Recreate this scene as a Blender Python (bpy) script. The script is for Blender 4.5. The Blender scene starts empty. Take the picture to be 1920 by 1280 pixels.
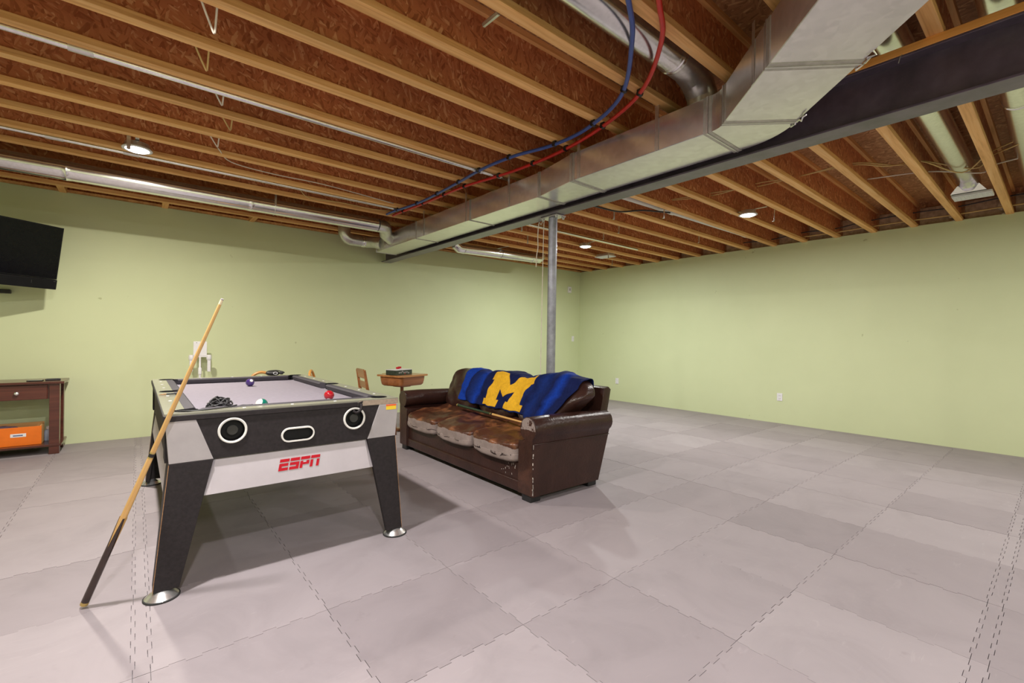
import bpy, bmesh, math, random
from mathutils import Vector, Matrix, noise
from mathutils.bvhtree import BVHTree
random.seed(7)
PI = math.pi
S = bpy.context.scene
C = S.collection

# ------------------------------------------------------------------ camera, world, light, exposure
cd = bpy.data.cameras.new('camera')
cam = bpy.data.objects.new('camera', cd)
C.objects.link(cam)
cd.sensor_width = 36.0
cd.lens = 855.5 / 1920 * 36.0
cd.clip_start = 0.02
_y, _p, _r = math.radians(39.452), math.radians(-0.233), math.radians(0.906)
_F = Vector((math.sin(_y) * math.cos(_p), math.cos(_y) * math.cos(_p), math.sin(_p)))
_R = Vector((math.cos(_y), -math.sin(_y), 0))
_U = _R.cross(_F)
_R2 = _R * math.cos(_r) + _U * math.sin(_r)
_U2 = _U * math.cos(_r) - _R * math.sin(_r)
cam.matrix_world = Matrix(((_R2.x, _U2.x, -_F.x, 0), (_R2.y, _U2.y, -_F.y, 0), (_R2.z, _U2.z, -_F.z, 1.2), (0, 0, 0, 1)))
S.camera = cam

w = bpy.data.worlds.new('world')
S.world = w
w.use_nodes = True
w.node_tree.nodes['Background'].inputs[0].default_value = (0.9, 0.95, 1.0, 1)
w.node_tree.nodes['Background'].inputs[1].default_value = 0.3

S.view_settings.view_transform = 'Standard'
S.view_settings.look = 'None'
S.view_settings.gamma = 1.0
S.view_settings.use_curve_mapping = False
S.view_settings.exposure = 0.0
try:
    S.cycles.max_bounces = 10
    S.cycles.diffuse_bounces = 8
    S.cycles.glossy_bounces = 4
    S.cycles.sample_clamp_indirect = 6.0
    S.cycles.caustics_reflective = False
    S.cycles.caustics_refractive = False
except Exception:
    pass

LAMP_W = 62.0
# recessed lights, the last five unseen and added for fill: (x, y, colour, relative power)
LAMPS = [(-0.01, 4.68, (1.0, 0.93, 0.82), 1.25), (5.33, 2.31, (1.0, 0.97, 0.93), 0.75), (5.33, 4.73, (0.97, 1.0, 0.96), 1.2),
         (0.02, 2.25, (1.0, 0.95, 0.92), 1.30), (-0.01, -0.19, (1.0, 0.95, 0.95), 1.2), (5.33, -0.19, (1.0, 0.97, 0.93), 0.55),
         (0.02, -2.4, (1.0, 0.95, 0.93), 1.1), (5.33, -2.4, (1.0, 0.97, 0.93), 0.65), (2.6, -2.0, (1.0, 0.95, 0.93), 1.1)]


# ------------------------------------------------------------------ node materials
def new_mat(name):
    m = bpy.data.materials.new(name)
    m.use_nodes = True
    nt = m.node_tree
    b = nt.nodes['Principled BSDF']
    return m, nt, b


def nd(nt, t, **kw):
    n = nt.nodes.new(t)
    for k, v in kw.items():
        if k.startswith('i_'):
            n.inputs[k[2:].replace('_', ' ')].default_value = v
        else:
            setattr(n, k, v)
    return n


def ramp(nt, src, stops, interp='LINEAR'):
    r = nt.nodes.new('ShaderNodeValToRGB')
    r.color_ramp.interpolation = interp
    e = r.color_ramp.elements
    while len(e) < len(stops):
        e.new(0.5)
    for k, (p, c) in enumerate(stops):
        e[k].position = p
        e[k].color = (*c, 1) if len(c) == 3 else c
    nt.links.new(src, r.inputs[0])
    return r.outputs[0]


def coords(nt, scale=(1, 1, 1), rot=(0, 0, 0), loc=(0, 0, 0), rnd=False, kind='Object'):
    tc = nt.nodes.new('ShaderNodeTexCoord')
    mp = nt.nodes.new('ShaderNodeMapping')
    src = tc.outputs[kind]
    if rnd:
        oi = nt.nodes.new('ShaderNodeObjectInfo')
        mu = nd(nt, 'ShaderNodeMath', operation='MULTIPLY')
        mu.inputs[1].default_value = 37.0
        nt.links.new(oi.outputs['Random'], mu.inputs[0])
        va = nd(nt, 'ShaderNodeVectorMath', operation='ADD')
        nt.links.new(src, va.inputs[0])
        nt.links.new(mu.outputs[0], va.inputs[1])
        src = va.outputs[0]
    nt.links.new(src, mp.inputs['Vector'])
    mp.inputs['Scale'].default_value = scale
    mp.inputs['Rotation'].default_value = rot
    mp.inputs['Location'].default_value = loc
    return mp.outputs[0]


def tex_noise(nt, vec, scale=5, detail=3, rough=0.5, dist=0.0):
    n = nd(nt, 'ShaderNodeTexNoise')
    n.inputs['Scale'].default_value = scale
    n.inputs['Detail'].default_value = detail
    n.inputs['Roughness'].default_value = rough
    n.inputs['Distortion'].default_value = dist
    nt.links.new(vec, n.inputs['Vector'])
    return n.outputs['Fac']


def mixc(nt, fac, a, b, mode='MIX'):
    m = nt.nodes.new('ShaderNodeMix')
    m.data_type = 'RGBA'
    m.blend_type = mode
    for v, s in ((fac, m.inputs[0]), (a, m.inputs[6]), (b, m.inputs[7])):
        if isinstance(v, (int, float)):
            s.default_value = v
        elif isinstance(v, tuple):
            s.default_value = (*v, 1)
        else:
            nt.links.new(v, s)
    return m.outputs[2]


def bump(nt, b, h, strength=0.2, dist=0.01):
    n = nd(nt, 'ShaderNodeBump')
    n.inputs['Strength'].default_value = strength
    n.inputs['Distance'].default_value = dist
    nt.links.new(h, n.inputs['Height'])
    nt.links.new(n.outputs[0], b.inputs['Normal'])


def plain(name, col, rough=0.5, metal=0.0, var=0.12, scale=18, bmp=0.0, coat=0.0):
    m, nt, b = new_mat(name)
    f = tex_noise(nt, coords(nt, rnd=True), scale, 4, 0.6)
    lo = tuple(c * (1 - var) for c in col)
    hi = tuple(min(1, c * (1 + var)) for c in col)
    nt.links.new(ramp(nt, f, [(0.3, lo), (0.7, hi)]), b.inputs['Base Color'])
    b.inputs['Roughness'].default_value = rough
    b.inputs['Metallic'].default_value = metal
    b.inputs['Coat Weight'].default_value = coat
    if bmp:
        bump(nt, b, f, bmp, 0.004)
    return m


def flakes(nt, axis):
    """stretched random strands at several angles on the xz (axis Y) or xy (axis Z) plane"""
    out = []
    for k, (ang, off) in enumerate(((0.28, 0), (1.15, 3.1), (-0.34, 7.7))):
        rot = (0, ang, 0) if axis == 'Y' else (0, 0, ang)
        sc = (80, 15, 18) if axis == 'Y' else (80, 18, 15)
        # rotate first, then stretch
        v = coords(nt, (1, 1, 1), rot, (off, off, off), rnd=True)
        mp = nt.nodes.new('ShaderNodeMapping')
        nt.links.new(v, mp.inputs['Vector'])
        mp.inputs['Scale'].default_value = sc
        vo = nd(nt, 'ShaderNodeTexVoronoi')
        vo.inputs['Scale'].default_value = 1.0
        vo.inputs['Randomness'].default_value = 1.0
        nt.links.new(mp.outputs[0], vo.inputs['Vector'])
        sx = nt.nodes.new('ShaderNodeSeparateColor')
        nt.links.new(vo.outputs['Color'], sx.inputs[0])
        out.append(sx.outputs[0])
    return out


def osb(name, axis, dark, mid, light):
    m, nt, b = new_mat(name)
    a, c, d = flakes(nt, axis)
    msk = tex_noise(nt, coords(nt, rnd=True), 16, 1, 0.5)
    msk2 = tex_noise(nt, coords(nt, loc=(5, 2, 9), rnd=True), 20, 1, 0.5)
    stops = [(0.0, dark), (0.45, mid), (0.8, mid), (1.0, light)]
    ca, cc, cdd = (ramp(nt, q, stops) for q in (a, c, d))
    s1 = ramp(nt, msk, [(0.48, (0, 0, 0)), (0.52, (1, 1, 1))])
    s2 = ramp(nt, msk2, [(0.53, (0, 0, 0)), (0.57, (1, 1, 1))])
    col = mixc(nt, s2, mixc(nt, s1, ca, cc), cdd)
    big = ramp(nt, tex_noise(nt, coords(nt, rnd=True), 1.3, 2), [(0.3, (0.82, 0.82, 0.82)), (0.7, (1.1, 1.08, 1.05))])
    nt.links.new(mixc(nt, 1.0, col, big, 'MULTIPLY'), b.inputs['Base Color'])
    b.inputs['Roughness'].default_value = 0.6
    b.inputs['Specular IOR Level'].default_value = 0.3
    bump(nt, b, a, 0.25, 0.003)
    return m


def timber(name, c0, c1, c2, rough=0.6, along='X', sc=1.0, coat=0.0):
    m, nt, b = new_mat(name)
    s = {'X': (1.2, 26, 26), 'Y': (26, 1.2, 26), 'Z': (26, 26, 1.2)}[along]
    s = tuple(q * sc for q in s)
    f = tex_noise(nt, coords(nt, s, rnd=True), 1.6, 4, 0.6, 0.6)
    g = tex_noise(nt, coords(nt, tuple(q * 0.35 for q in s), loc=(4, 4, 4), rnd=True), 1.1, 2)
    col = ramp(nt, f, [(0.25, c0), (0.5, c1), (0.78, c2)])
    tint = ramp(nt, g, [(0.3, (0.78, 0.74, 0.70)), (0.65, (1.08, 1.06, 1.04))])
    nt.links.new(mixc(nt, 1.0, col, tint, 'MULTIPLY'), b.inputs['Base Color'])
    b.inputs['Roughness'].default_value = rough
    b.inputs['Coat Weight'].default_value = coat
    bump(nt, b, f, 0.15, 0.002)
    return m


def galvanised(name, col, rough, spangle=40, metal=1.0):
    m, nt, b = new_mat(name)
    v = nd(nt, 'ShaderNodeTexVoronoi')
    v.inputs['Scale'].default_value = spangle
    nt.links.new(coords(nt, rnd=True), v.inputs['Vector'])
    sx = nt.nodes.new('ShaderNodeSeparateColor')
    nt.links.new(v.outputs['Color'], sx.inputs[0])
    f = tex_noise(nt, coords(nt, rnd=True), 3.5, 5, 0.65)
    ca = ramp(nt, sx.outputs[0], [(0, tuple(c * 0.9 for c in col)), (1, tuple(min(1, c * 1.06) for c in col))])
    nt.links.new(mixc(nt, 0.35, ca, ramp(nt, f, [(0.3, tuple(c * 0.7 for c in col)), (0.7, col)])), b.inputs['Base Color'])
    b.inputs['Metallic'].default_value = metal
    r = nd(nt, 'ShaderNodeMapRange')
    r.inputs['To Min'].default_value = rough * 0.8
    r.inputs['To Max'].default_value = rough * 1.25
    nt.links.new(f, r.inputs['Value'])
    nt.links.new(r.outputs[0], b.inputs['Roughness'])
    return m


M = {}
M['osb_web'] = osb('osb_web', 'Y', (0.36, 0.115, 0.042), (0.58, 0.215, 0.085), (0.78, 0.42, 0.20))
M['osb_deck'] = osb('osb_deck', 'Z', (0.26, 0.12, 0.05), (0.44, 0.22, 0.10), (0.66, 0.40, 0.20))
M['flange'] = timber('flange', (0.62, 0.31, 0.10), (0.84, 0.48, 0.18), (0.90, 0.60, 0.28))
M['lumber'] = timber('lumber', (0.60, 0.30, 0.10), (0.80, 0.45, 0.17), (0.88, 0.55, 0.24), along='Y')
M['nailer'] = timber('nailer', (0.80, 0.33, 0.07), (0.92, 0.44, 0.11), (0.94, 0.52, 0.16), along='Y')
M['galv'] = galvanised('galv', (0.84, 0.83, 0.81), 0.24, 30, 0.88)
M['galv_round'] = galvanised('galv_round', (0.84, 0.84, 0.83), 0.20, 60, 0.95)
M['galv_dull'] = galvanised('galv_dull', (0.66, 0.65, 0.63), 0.30, 60, 0.9)
M['seam_tape'] = plain('seam_tape', (0.46, 0.44, 0.41), 0.42, 0.85, 0.15, 25)
M['beam'] = plain('beam', (0.100, 0.078, 0.112), 0.28, 0.0, 0.35, 6)
M['pole'] = plain('pole', (0.30, 0.31, 0.36), 0.42, 0.5, 0.25, 14, 0.1)
M['bolt'] = plain('bolt', (0.5, 0.5, 0.5), 0.35, 0.9)
M['black_plastic'] = plain('black_plastic', (0.012, 0.012, 0.013), 0.4)
M['black_rubber'] = plain('black_rubber', (0.02, 0.02, 0.021), 0.7)
M['white_plastic'] = plain('white_plastic', (0.78, 0.77, 0.80), 0.4, 0, 0.04)
M['white_metal'] = plain('white_metal', (0.72, 0.74, 0.75), 0.45, 0, 0.05)
M['pvc'] = plain('pvc', (0.70, 0.69, 0.66), 0.4, 0, 0.06)
M['red_pex'] = plain('red_pex', (0.55, 0.012, 0.012), 0.32)
M['blue_pex'] = plain('blue_pex', (0.035, 0.075, 0.33), 0.32)
M['yellow_cable'] = plain('yellow_cable', (0.60, 0.42, 0.16), 0.5)
M['white_cable'] = plain('white_cable', (0.70, 0.64, 0.54), 0.5)
M['black_cable'] = plain('black_cable', (0.02, 0.02, 0.022), 0.45)
M['twine'] = plain('twine', (0.78, 0.72, 0.60), 0.9)
M['foam_seal'] = plain('foam_seal', (0.46, 0.34, 0.22), 0.9, 0, 0.3, 20, 0.5)
M['white_seal'] = plain('white_seal', (0.72, 0.70, 0.66), 0.9, 0, 0.15, 30, 0.5)
M['slab'] = plain('slab', (0.17, 0.155, 0.16), 0.9)


def wall_mat():
    m, nt, b = new_mat('green_paint')
    f = tex_noise(nt, coords(nt), 1.2, 4, 0.6)
    g = tex_noise(nt, coords(nt), 160, 2, 0.5)
    col = ramp(nt, f, [(0.3, (0.600, 0.655, 0.405)), (0.7, (0.630, 0.685, 0.430))])
    spk = tex_noise(nt, coords(nt, loc=(3, 1, 2)), 9, 2, 0.5)
    scuff = ramp(nt, spk, [(0.76, (0, 0, 0)), (0.79, (1, 1, 1))])
    nt.links.new(mixc(nt, scuff, col, (0.46, 0.50, 0.28)), b.inputs['Base Color'])
    b.inputs['Roughness'].default_value = 0.55
    b.inputs['Specular IOR Level'].default_value = 0.25
    bump(nt, b, g, 0.12, 0.002)
    return m


M['wall'] = wall_mat()


def tile_mat():
    m, nt, b = new_mat('foam_tile')
    oi = nt.nodes.new('ShaderNodeObjectInfo')
    base = ramp(nt, oi.outputs['Random'], [(0.0, (0.268, 0.234, 0.249)), (0.25, (0.290, 0.254, 0.270)),
                                          (0.5, (0.301, 0.265, 0.281)), (0.75, (0.312, 0.275, 0.291)), (1.0, (0.332, 0.295, 0.311))])
    f = tex_noise(nt, coords(nt, rnd=True), 2.2, 5, 0.65, 0.8)
    mott = ramp(nt, f, [(0.28, (0.88, 0.88, 0.88)), (0.5, (1, 1, 1)), (0.75, (1.06, 1.06, 1.06))])
    st = tex_noise(nt, coords(nt, (1.4, 7, 1), (0, 0, 0.5), rnd=True), 3, 4, 0.7, 1.0)
    streak = ramp(nt, st, [(0.62, (1, 1, 1)), (0.72, (1.10, 1.10, 1.10))])
    dk = ramp(nt, tex_noise(nt, coords(nt, loc=(8, 8, 1), rnd=True), 8, 3, 0.6), [(0.68, (1, 1, 1)), (0.78, (0.86, 0.85, 0.85))])
    col = mixc(nt, 1.0, mixc(nt, 1.0, mixc(nt, 1.0, base, mott, 'MULTIPLY'), streak, 'MULTIPLY'), dk, 'MULTIPLY')
    nt.links.new(col, b.inputs['Base Color'])
    b.inputs['Roughness'].default_value = 0.62
    b.inputs['Specular IOR Level'].default_value = 0.35
    bump(nt, b, tex_noise(nt, coords(nt), 240, 2), 0.12, 0.001)
    return m


M['tile'] = tile_mat()


def emit_mat(name, col, s):
    m, nt, b = new_mat(name)
    b.inputs['Base Color'].default_value = (0.8, 0.8, 0.8, 1)
    b.inputs['Emission Color'].default_value = (*col, 1)
    b.inputs['Emission Strength'].default_value = s
    return m


M['lens'] = emit_mat('lamp_lens', (1.0, 0.97, 0.95), 18.0)


def leather(name, base, worn, amount, rough=0.36):
    m, nt, b = new_mat(name)
    f = tex_noise(nt, coords(nt), 7, 5, 0.6, 0.4)
    col = ramp(nt, f, [(0.3, tuple(c * 0.75 for c in base)), (0.7, tuple(c * 1.25 for c in base))])
    wmask = ramp(nt, tex_noise(nt, coords(nt, loc=(3, 0, 7)), 4.5, 4, 0.65, 0.5), [(amount, (0, 0, 0)), (amount + 0.14, (1, 1, 1))])
    nt.links.new(mixc(nt, wmask, col, worn), b.inputs['Base Color'])
    b.inputs['Roughness'].default_value = rough
    b.inputs['Specular IOR Level'].default_value = 0.36
    v = nd(nt, 'ShaderNodeTexVoronoi')
    v.inputs['Scale'].default_value = 90
    nt.links.new(coords(nt), v.inputs['Vector'])
    cr = tex_noise(nt, coords(nt, (1, 1, 1)), 26, 4, 0.6, 1.2)
    mx = nd(nt, 'ShaderNodeMath', operation='ADD')
    nt.links.new(cr, mx.inputs[0])
    ml = nd(nt, 'ShaderNodeMath', operation='MULTIPLY')
    ml.inputs[1].default_value = 0.25
    nt.links.new(v.outputs['Distance'], ml.inputs[0])
    nt.links.new(ml.outputs[0], mx.inputs[1])
    bump(nt, b, mx.outputs[0], 0.35, 0.006)
    return m, nt, b


M['leather'] = leather('leather', (0.036, 0.0150, 0.0115), (0.050, 0.022, 0.016), 0.66, 0.30)[0]


def worn_leather(name, axis, lo, hi, zc=None, base=(0.075, 0.027, 0.015), worn=(0.27, 0.105, 0.045)):
    """brown leather whose finish is worn off to pale suede past a ragged line on one local axis"""
    m, nt, b = leather(name, base, worn, 0.50, 0.30)
    col = b.inputs['Base Color'].links[0].from_socket
    tc = nt.nodes.new('ShaderNodeTexCoord')
    sx = nt.nodes.new('ShaderNodeSeparateXYZ')
    nt.links.new(tc.outputs['Object'], sx.inputs[0])
    n1 = tex_noise(nt, coords(nt, (1, 1, 1)), 9, 4, 0.7)
    n2 = tex_noise(nt, coords(nt, (1, 3, 1)), 40, 2, 0.6)

    def mth(op, a, c):
        q = nd(nt, 'ShaderNodeMath', operation=op)
        for v, s in ((a, q.inputs[0]), (c, q.inputs[1])):
            if isinstance(v, (int, float)):
                s.default_value = v
            else:
                nt.links.new(v, s)
        return q.outputs[0]
    val = mth('ADD', sx.outputs[axis], mth('ADD', mth('MULTIPLY', mth('SUBTRACT', n1, 0.5), 0.09), mth('MULTIPLY', mth('SUBTRACT', n2, 0.5), 0.03)))
    mask = mth('GREATER_THAN', lo, val) if hi is None else mth('GREATER_THAN', val, hi)
    if zc is not None:
        zz = mth('ADD', sx.outputs[2], mth('MULTIPLY', mth('SUBTRACT', n1, 0.5), 0.05))
        mask = mth('MULTIPLY', mask, mth('GREATER_THAN', zc[1], zz))
        mask = mth('MULTIPLY', mask, mth('GREATER_THAN', zz, zc[0]))
    suede = ramp(nt, n1, [(0.3, (0.215, 0.170, 0.152)), (0.7, (0.300, 0.240, 0.220))])
    nt.links.new(mixc(nt, mask, col, suede), b.inputs['Base Color'])
    rr = nd(nt, 'ShaderNodeMapRange')
    rr.inputs['To Min'].default_value = 0.33
    rr.inputs['To Max'].default_value = 0.85
    nt.links.new(mask, rr.inputs['Value'])
    nt.links.new(rr.outputs[0], b.inputs['Roughness'])
    return m


M['seat_leather'] = worn_leather('seat_leather', 0, -0.225, None, (-0.2, 0.018))
M['arm_leather'] = worn_leather('arm_leather', 0, 0.004, None, (0.535, 0.70), (0.040, 0.017, 0.012), (0.075, 0.032, 0.021))


# ------------------------------------------------------------------ object helpers
def tag(o, label=None, cat=None, group=None, kind=None):
    if label:
        o['label'] = label
    if cat:
        o['category'] = cat
    if group:
        o['group'] = group
    if kind:
        o['kind'] = kind
    return o


def thing(name, label, cat, loc=(0, 0, 0), rz=0.0, group=None):
    o = bpy.data.objects.new(name, None)
    o.empty_display_size = 0.1
    o.location = loc
    o.rotation_euler = (0, 0, rz)
    C.objects.link(o)
    return tag(o, label, cat, group)


def link(name, me, mat, parent=None, smooth=False, loc=None):
    if mat is not None and len(me.materials) == 0:
        me.materials.append(M[mat] if isinstance(mat, str) else mat)
    o = bpy.data.objects.new(name, me)
    C.objects.link(o)
    if parent is not None:
        o.parent = parent
    if loc is not None:
        o.location = loc
    if smooth:
        for p in me.polygons:
            p.use_smooth = True
    return o


def obj(name, bm, mat, parent=None, smooth=False, loc=None, auto=None):
    bmesh.ops.recalc_face_normals(bm, faces=bm.faces[:])
    me = bpy.data.meshes.new(name)
    bm.to_mesh(me)
    bm.free()
    o = link(name, me, mat, parent, smooth, loc)
    if auto is not None:
        me.set_sharp_from_angle(angle=math.radians(auto))
    return o


def BM():
    return bmesh.new()


def box(bm, x0, x1, y0, y1, z0, z1, bev=0.0, seg=2, mat=None):
    r = bmesh.ops.create_cube(bm, size=1.0)
    vs = r['verts']
    for v in vs:
        v.co = Vector(((x0 + x1) / 2 + v.co.x * (x1 - x0), (y0 + y1) / 2 + v.co.y * (y1 - y0), (z0 + z1) / 2 + v.co.z * (z1 - z0)))
    if mat is not None:
        bmesh.ops.transform(bm, matrix=mat, verts=vs)
    if bev > 0:
        es = list({e for v in vs for e in v.link_edges})
        bmesh.ops.bevel(bm, geom=es, offset=bev, segments=seg, affect='EDGES', profile=0.6)
    return bm


def prism(bm, pts, axis, a, b, bev=0.0, seg=1):
    """polygon of 2-D points extruded along axis 'x','y' or 'z' from a to b"""
    def p3(u, v, t):
        return {'x': (t, u, v), 'y': (u, t, v), 'z': (u, v, t)}[axis]
    n = len(pts)
    A = [bm.verts.new(p3(u, v, a)) for u, v in pts]
    B = [bm.verts.new(p3(u, v, b)) for u, v in pts]
    fs = [bm.faces.new(A), bm.faces.new(B[::-1])]
    for i in range(n):
        fs.append(bm.faces.new((A[i], B[i], B[(i + 1) % n], A[(i + 1) % n])))
    if bev > 0:
        es = list({e for f in fs[:2] for e in f.edges})
        bmesh.ops.bevel(bm, geom=es, offset=bev, segments=seg, affect='EDGES', profile=0.6)
    return bm


def tube(bm, path, r, n=10, caps=True, closed=False):
    """round tube along a polyline; r is one radius or one per point"""
    P = [Vector(p) for p in path]
    m = len(P)
    rs = r if isinstance(r, (list, tuple)) else [r] * m
    T = []
    for i in range(m):
        if closed:
            t = P[(i + 1) % m] - P[i - 1]
        else:
            t = P[min(i + 1, m - 1)] - P[max(i - 1, 0)]
        T.append(t.normalized())
    up = Vector((0, 0, 1)) if abs(T[0].z) < 0.9 else Vector((1, 0, 0))
    u = T[0].cross(up).normalized()
    rings = []
    for i in range(m):
        u = (u - T[i] * u.dot(T[i])).normalized()
        v = T[i].cross(u)
        rings.append([bm.verts.new(P[i] + (u * math.cos(2 * PI * k / n) + v * math.sin(2 * PI * k / n)) * rs[i]) for k in range(n)])
    for i in range(m if closed else m - 1):
        a, b = rings[i], rings[(i + 1) % m]
        for k in range(n):
            bm.faces.new((a[k], a[(k + 1) % n], b[(k + 1) % n], b[k]))
    if caps and not closed:
        bm.faces.new(rings[0][::-1])
        bm.faces.new(rings[-1])
    return bm


def lathe(bm, prof, n=24, c=(0, 0, 0), axis='z', cap=(True, True)):
    """profile of (radius, height) turned about an axis through c"""
    rings = []
    for r, h in prof:
        ring = []
        for k in range(n):
            a = 2 * PI * k / n
            q = {'z': (r * math.cos(a), r * math.sin(a), h), 'y': (r * math.cos(a), h, r * math.sin(a)), 'x': (h, r * math.cos(a), r * math.sin(a))}[axis]
            ring.append(bm.verts.new(Vector(c) + Vector(q)))
        rings.append(ring)
    for a, b in zip(rings, rings[1:]):
        for k in range(n):
            bm.faces.new((a[k], a[(k + 1) % n], b[(k + 1) % n], b[k]))
    if cap[0]:
        bm.faces.new(rings[0][::-1])
    if cap[1]:
        bm.faces.new(rings[-1])
    return bm


def catmull(pts, k=6):
    P = [Vector(p) for p in pts]
    P = [P[0] * 2 - P[1]] + P + [P[-1] * 2 - P[-2]]
    out = []
    for i in range(1, len(P) - 2):
        for j in range(k):
            t = j / k
            a, b, c, d = P[i - 1], P[i], P[i + 1], P[i + 2]
            out.append(0.5 * ((2 * b) + (c - a) * t + (2 * a - 5 * b + 4 * c - d) * t * t + (3 * b - a - 3 * c + d) * t ** 3))
    out.append(P[-2])
    return out


def pillow(bm, sx, sy, sz, n=12, e=5.0, fn=None, centre=(0, 0, 0)):
    """rounded, slightly swollen box (superquadric); fn(v) may displace each local point"""
    vs = {}
    grid = [(-1 + 2 * i / n) for i in range(n + 1)]

    def vert(x, y, z):
        key = (round(x, 5), round(y, 5), round(z, 5))
        if key not in vs:
            d = (abs(x) ** e + abs(y) ** e + abs(z) ** e) ** (1 / e)
            p = Vector((x / d * sx / 2, y / d * sy / 2, z / d * sz / 2))
            if fn:
                p = fn(p)
            vs[key] = bm.verts.new(p + Vector(centre))
        return vs[key]
    for ax in range(3):
        for s in (-1, 1):
            for i in range(n):
                for j in range(n):
                    q = []
                    for di, dj in ((0, 0), (1, 0), (1, 1), (0, 1)):
                        c3 = [0, 0, 0]
                        c3[ax] = s
                        c3[(ax + 1) % 3] = grid[i + di]
                        c3[(ax + 2) % 3] = grid[j + dj]
                        q.append(vert(*c3))
                    try:
                        bm.faces.new(q if s > 0 else q[::-1])
                    except ValueError:
                        pass
    return bm


def cut(o, cutters):
    """real holes: subtract the cutter meshes from o and keep only the result"""
    for c in cutters:
        md = o.modifiers.new('cut', 'BOOLEAN')
        md.operation = 'DIFFERENCE'
        md.solver = 'EXACT'
        md.object = c
    dg = bpy.context.evaluated_depsgraph_get()
    dg.update()
    me = bpy.data.meshes.new_from_object(o.evaluated_get(dg))
    o.modifiers.clear()
    old = o.data
    o.data = me
    bpy.data.meshes.remove(old)
    for c in cutters:
        d = c.data
        bpy.data.objects.remove(c)
        bpy.data.meshes.remove(d)


def temp(bm):
    return obj('cutter', bm, 'slab')


# ------------------------------------------------------------------ the room
X0, X1, Y0, Y1, H = -2.5, 7.52, -3.4, 6.82, 2.70
ZB = 2.69          # underside of the joists
DECK = 2.99        # underside of the subfloor


def struct(name, bm, mat, parent=None):
    o = obj(name, bm, mat, parent)
    if parent is None:
        o['kind'] = 'structure'
    return o


fl = struct('floor', box(BM(), X0 - .2, X1 + .2, Y0 - .2, Y1 + .2, -0.15, -0.014), 'slab')
struct('wall_back', box(BM(), X0 - .2, X1 + .2, Y1, Y1 + .2, -0.15, H), 'wall')
struct('wall_right', box(BM(), X1, X1 + .2, Y0 - .2, Y1, -0.15, H), 'wall')
struct('wall_left', box(BM(), X0 - .2, X0, Y0 - .2, Y1, -0.15, H), 'wall')
struct('wall_front', box(BM(), X0, X1, Y0 - .2, Y0, -0.15, H), 'wall')
ce = struct('ceiling', box(BM(), X0 - .2, X1 + .2, Y0 - .2, Y1 + .2, DECK, DECK + 0.02), 'osb_deck')
# rim boards on the sill, set back from the wall face
obj('rim_board', box(BM(), X0 - .2, X1 + .2, Y1 + .09, Y1 + .13, H, DECK), 'osb_web', ce)
obj('rim_board', box(BM(), X1 + .09, X1 + .13, Y0 - .2, Y1 + .09, H, DECK), 'osb_deck', ce)
obj('rim_board', box(BM(), X0 - .13, X0 - .09, Y0 - .2, Y1 + .09, H, DECK), 'osb_deck', ce)
obj('rim_board', box(BM(), X0 - .2, X1 + .2, Y0 - .13, Y0 - .09, H, DECK), 'osb_web', ce)
obj('sill_plate', box(BM(), X0, X1 + .09, Y1 + .012, Y1 + .09, H, H + .036, .003), 'lumber', ce)
obj('sill_plate', box(BM(), X1 + .012, X1 + .088, Y0, Y1, H, H + .008), 'foam_seal', ce)

# --- interlocking foam tiles
PT = 0.61


def wave(t):
    """square-toothed edge line shared by neighbouring tiles"""
    n = 12
    s = t / PT * n
    k = int(math.floor(s))
    if k <= 0 or k >= n - 1:
        return 0.0
    return 0.0065 if k % 2 else -0.0065


def edge_line(L):
    """points (t, offset) of a toothed edge from 0 to L"""
    out = [(0.0, 0.0)]
    n = 12
    for k in range(1, n):
        t = PT * k / n
        if t >= L:
            break
        out.append((t, wave(t - 1e-4)))
        out.append((t + 0.0006, wave(t + 1e-4)))
    out.append((L, 0.0))
    return out


def tile_mesh(wx, wy, cutx=False, cuty=False):
    g = 0.0010
    ex = edge_line(wx)
    ey = edge_line(wy)
    if wx < 0.1:
        ex = [(0, 0), (wx, 0)]
    if wy < 0.1:
        ey = [(0, 0), (wy, 0)]
    ex, ey = ex[1:-1], ey[1:-1]
    cl = [(g, g)] + [(t, o + g) for t, o in ex] + [(wx - g, g)]
    cl += [((wx - g) if cutx else (wx + o - g), t) for t, o in ey] + [(wx - g, wy - g)]
    cl += [(t, (wy - g) if cuty else (wy + o - g)) for t, o in reversed(ex)] + [(g, wy - g)]
    cl += [(o + g, t) for t, o in reversed(ey)]
    b = BM()
    A = [b.verts.new((x, y, 0)) for x, y in cl]
    B = [b.verts.new((x, y, -0.013)) for x, y in cl]
    b.faces.new(A)
    for i in range(len(A)):
        j = (i + 1) % len(A)
        b.faces.new((A[i], B[i], B[j], A[j]))
    me = bpy.data.meshes.new('mat_tile')
    b.normal_update()
    b.to_mesh(me)
    b.free()
    me.materials.append(M['tile'])
    return me


xs = [0.05 + PT * k for k in range(0, 13) if 0.05 + PT * k < X1 - 0.02]
xs = [0.0 - PT * k for k in (4, 3, 2, 1)] + [0.0] + xs
ys = [0.22 + PT * k for k in range(0, 11)]
ys = [0.17 - 2 * PT, 0.17 - PT, 0.17] + ys
meshes = {}
for i, x in enumerate(xs):
    for j, y in enumerate(ys):
        wx = 0.05 if x == 0.0 else PT
        wy = 0.05 if y == 0.17 else PT
        cx = x + wx > X1 - 0.004
        cy = y + wy > Y1 - 0.004
        if cx:
            wx = X1 - 0.003 - x
        if cy:
            wy = Y1 - 0.003 - y
        key = (round(wx, 3), round(wy, 3), cx, cy)
        if key not in meshes:
            meshes[key] = tile_mesh(wx, wy, cx, cy)
        o = bpy.data.objects.new('mat_tile' if min(wx, wy) > 0.06 else 'edge_strip', meshes[key])
        o.location = (x, y, random.uniform(-0.0008, 0.0006))
        o.parent = fl
        C.objects.link(o)

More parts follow.
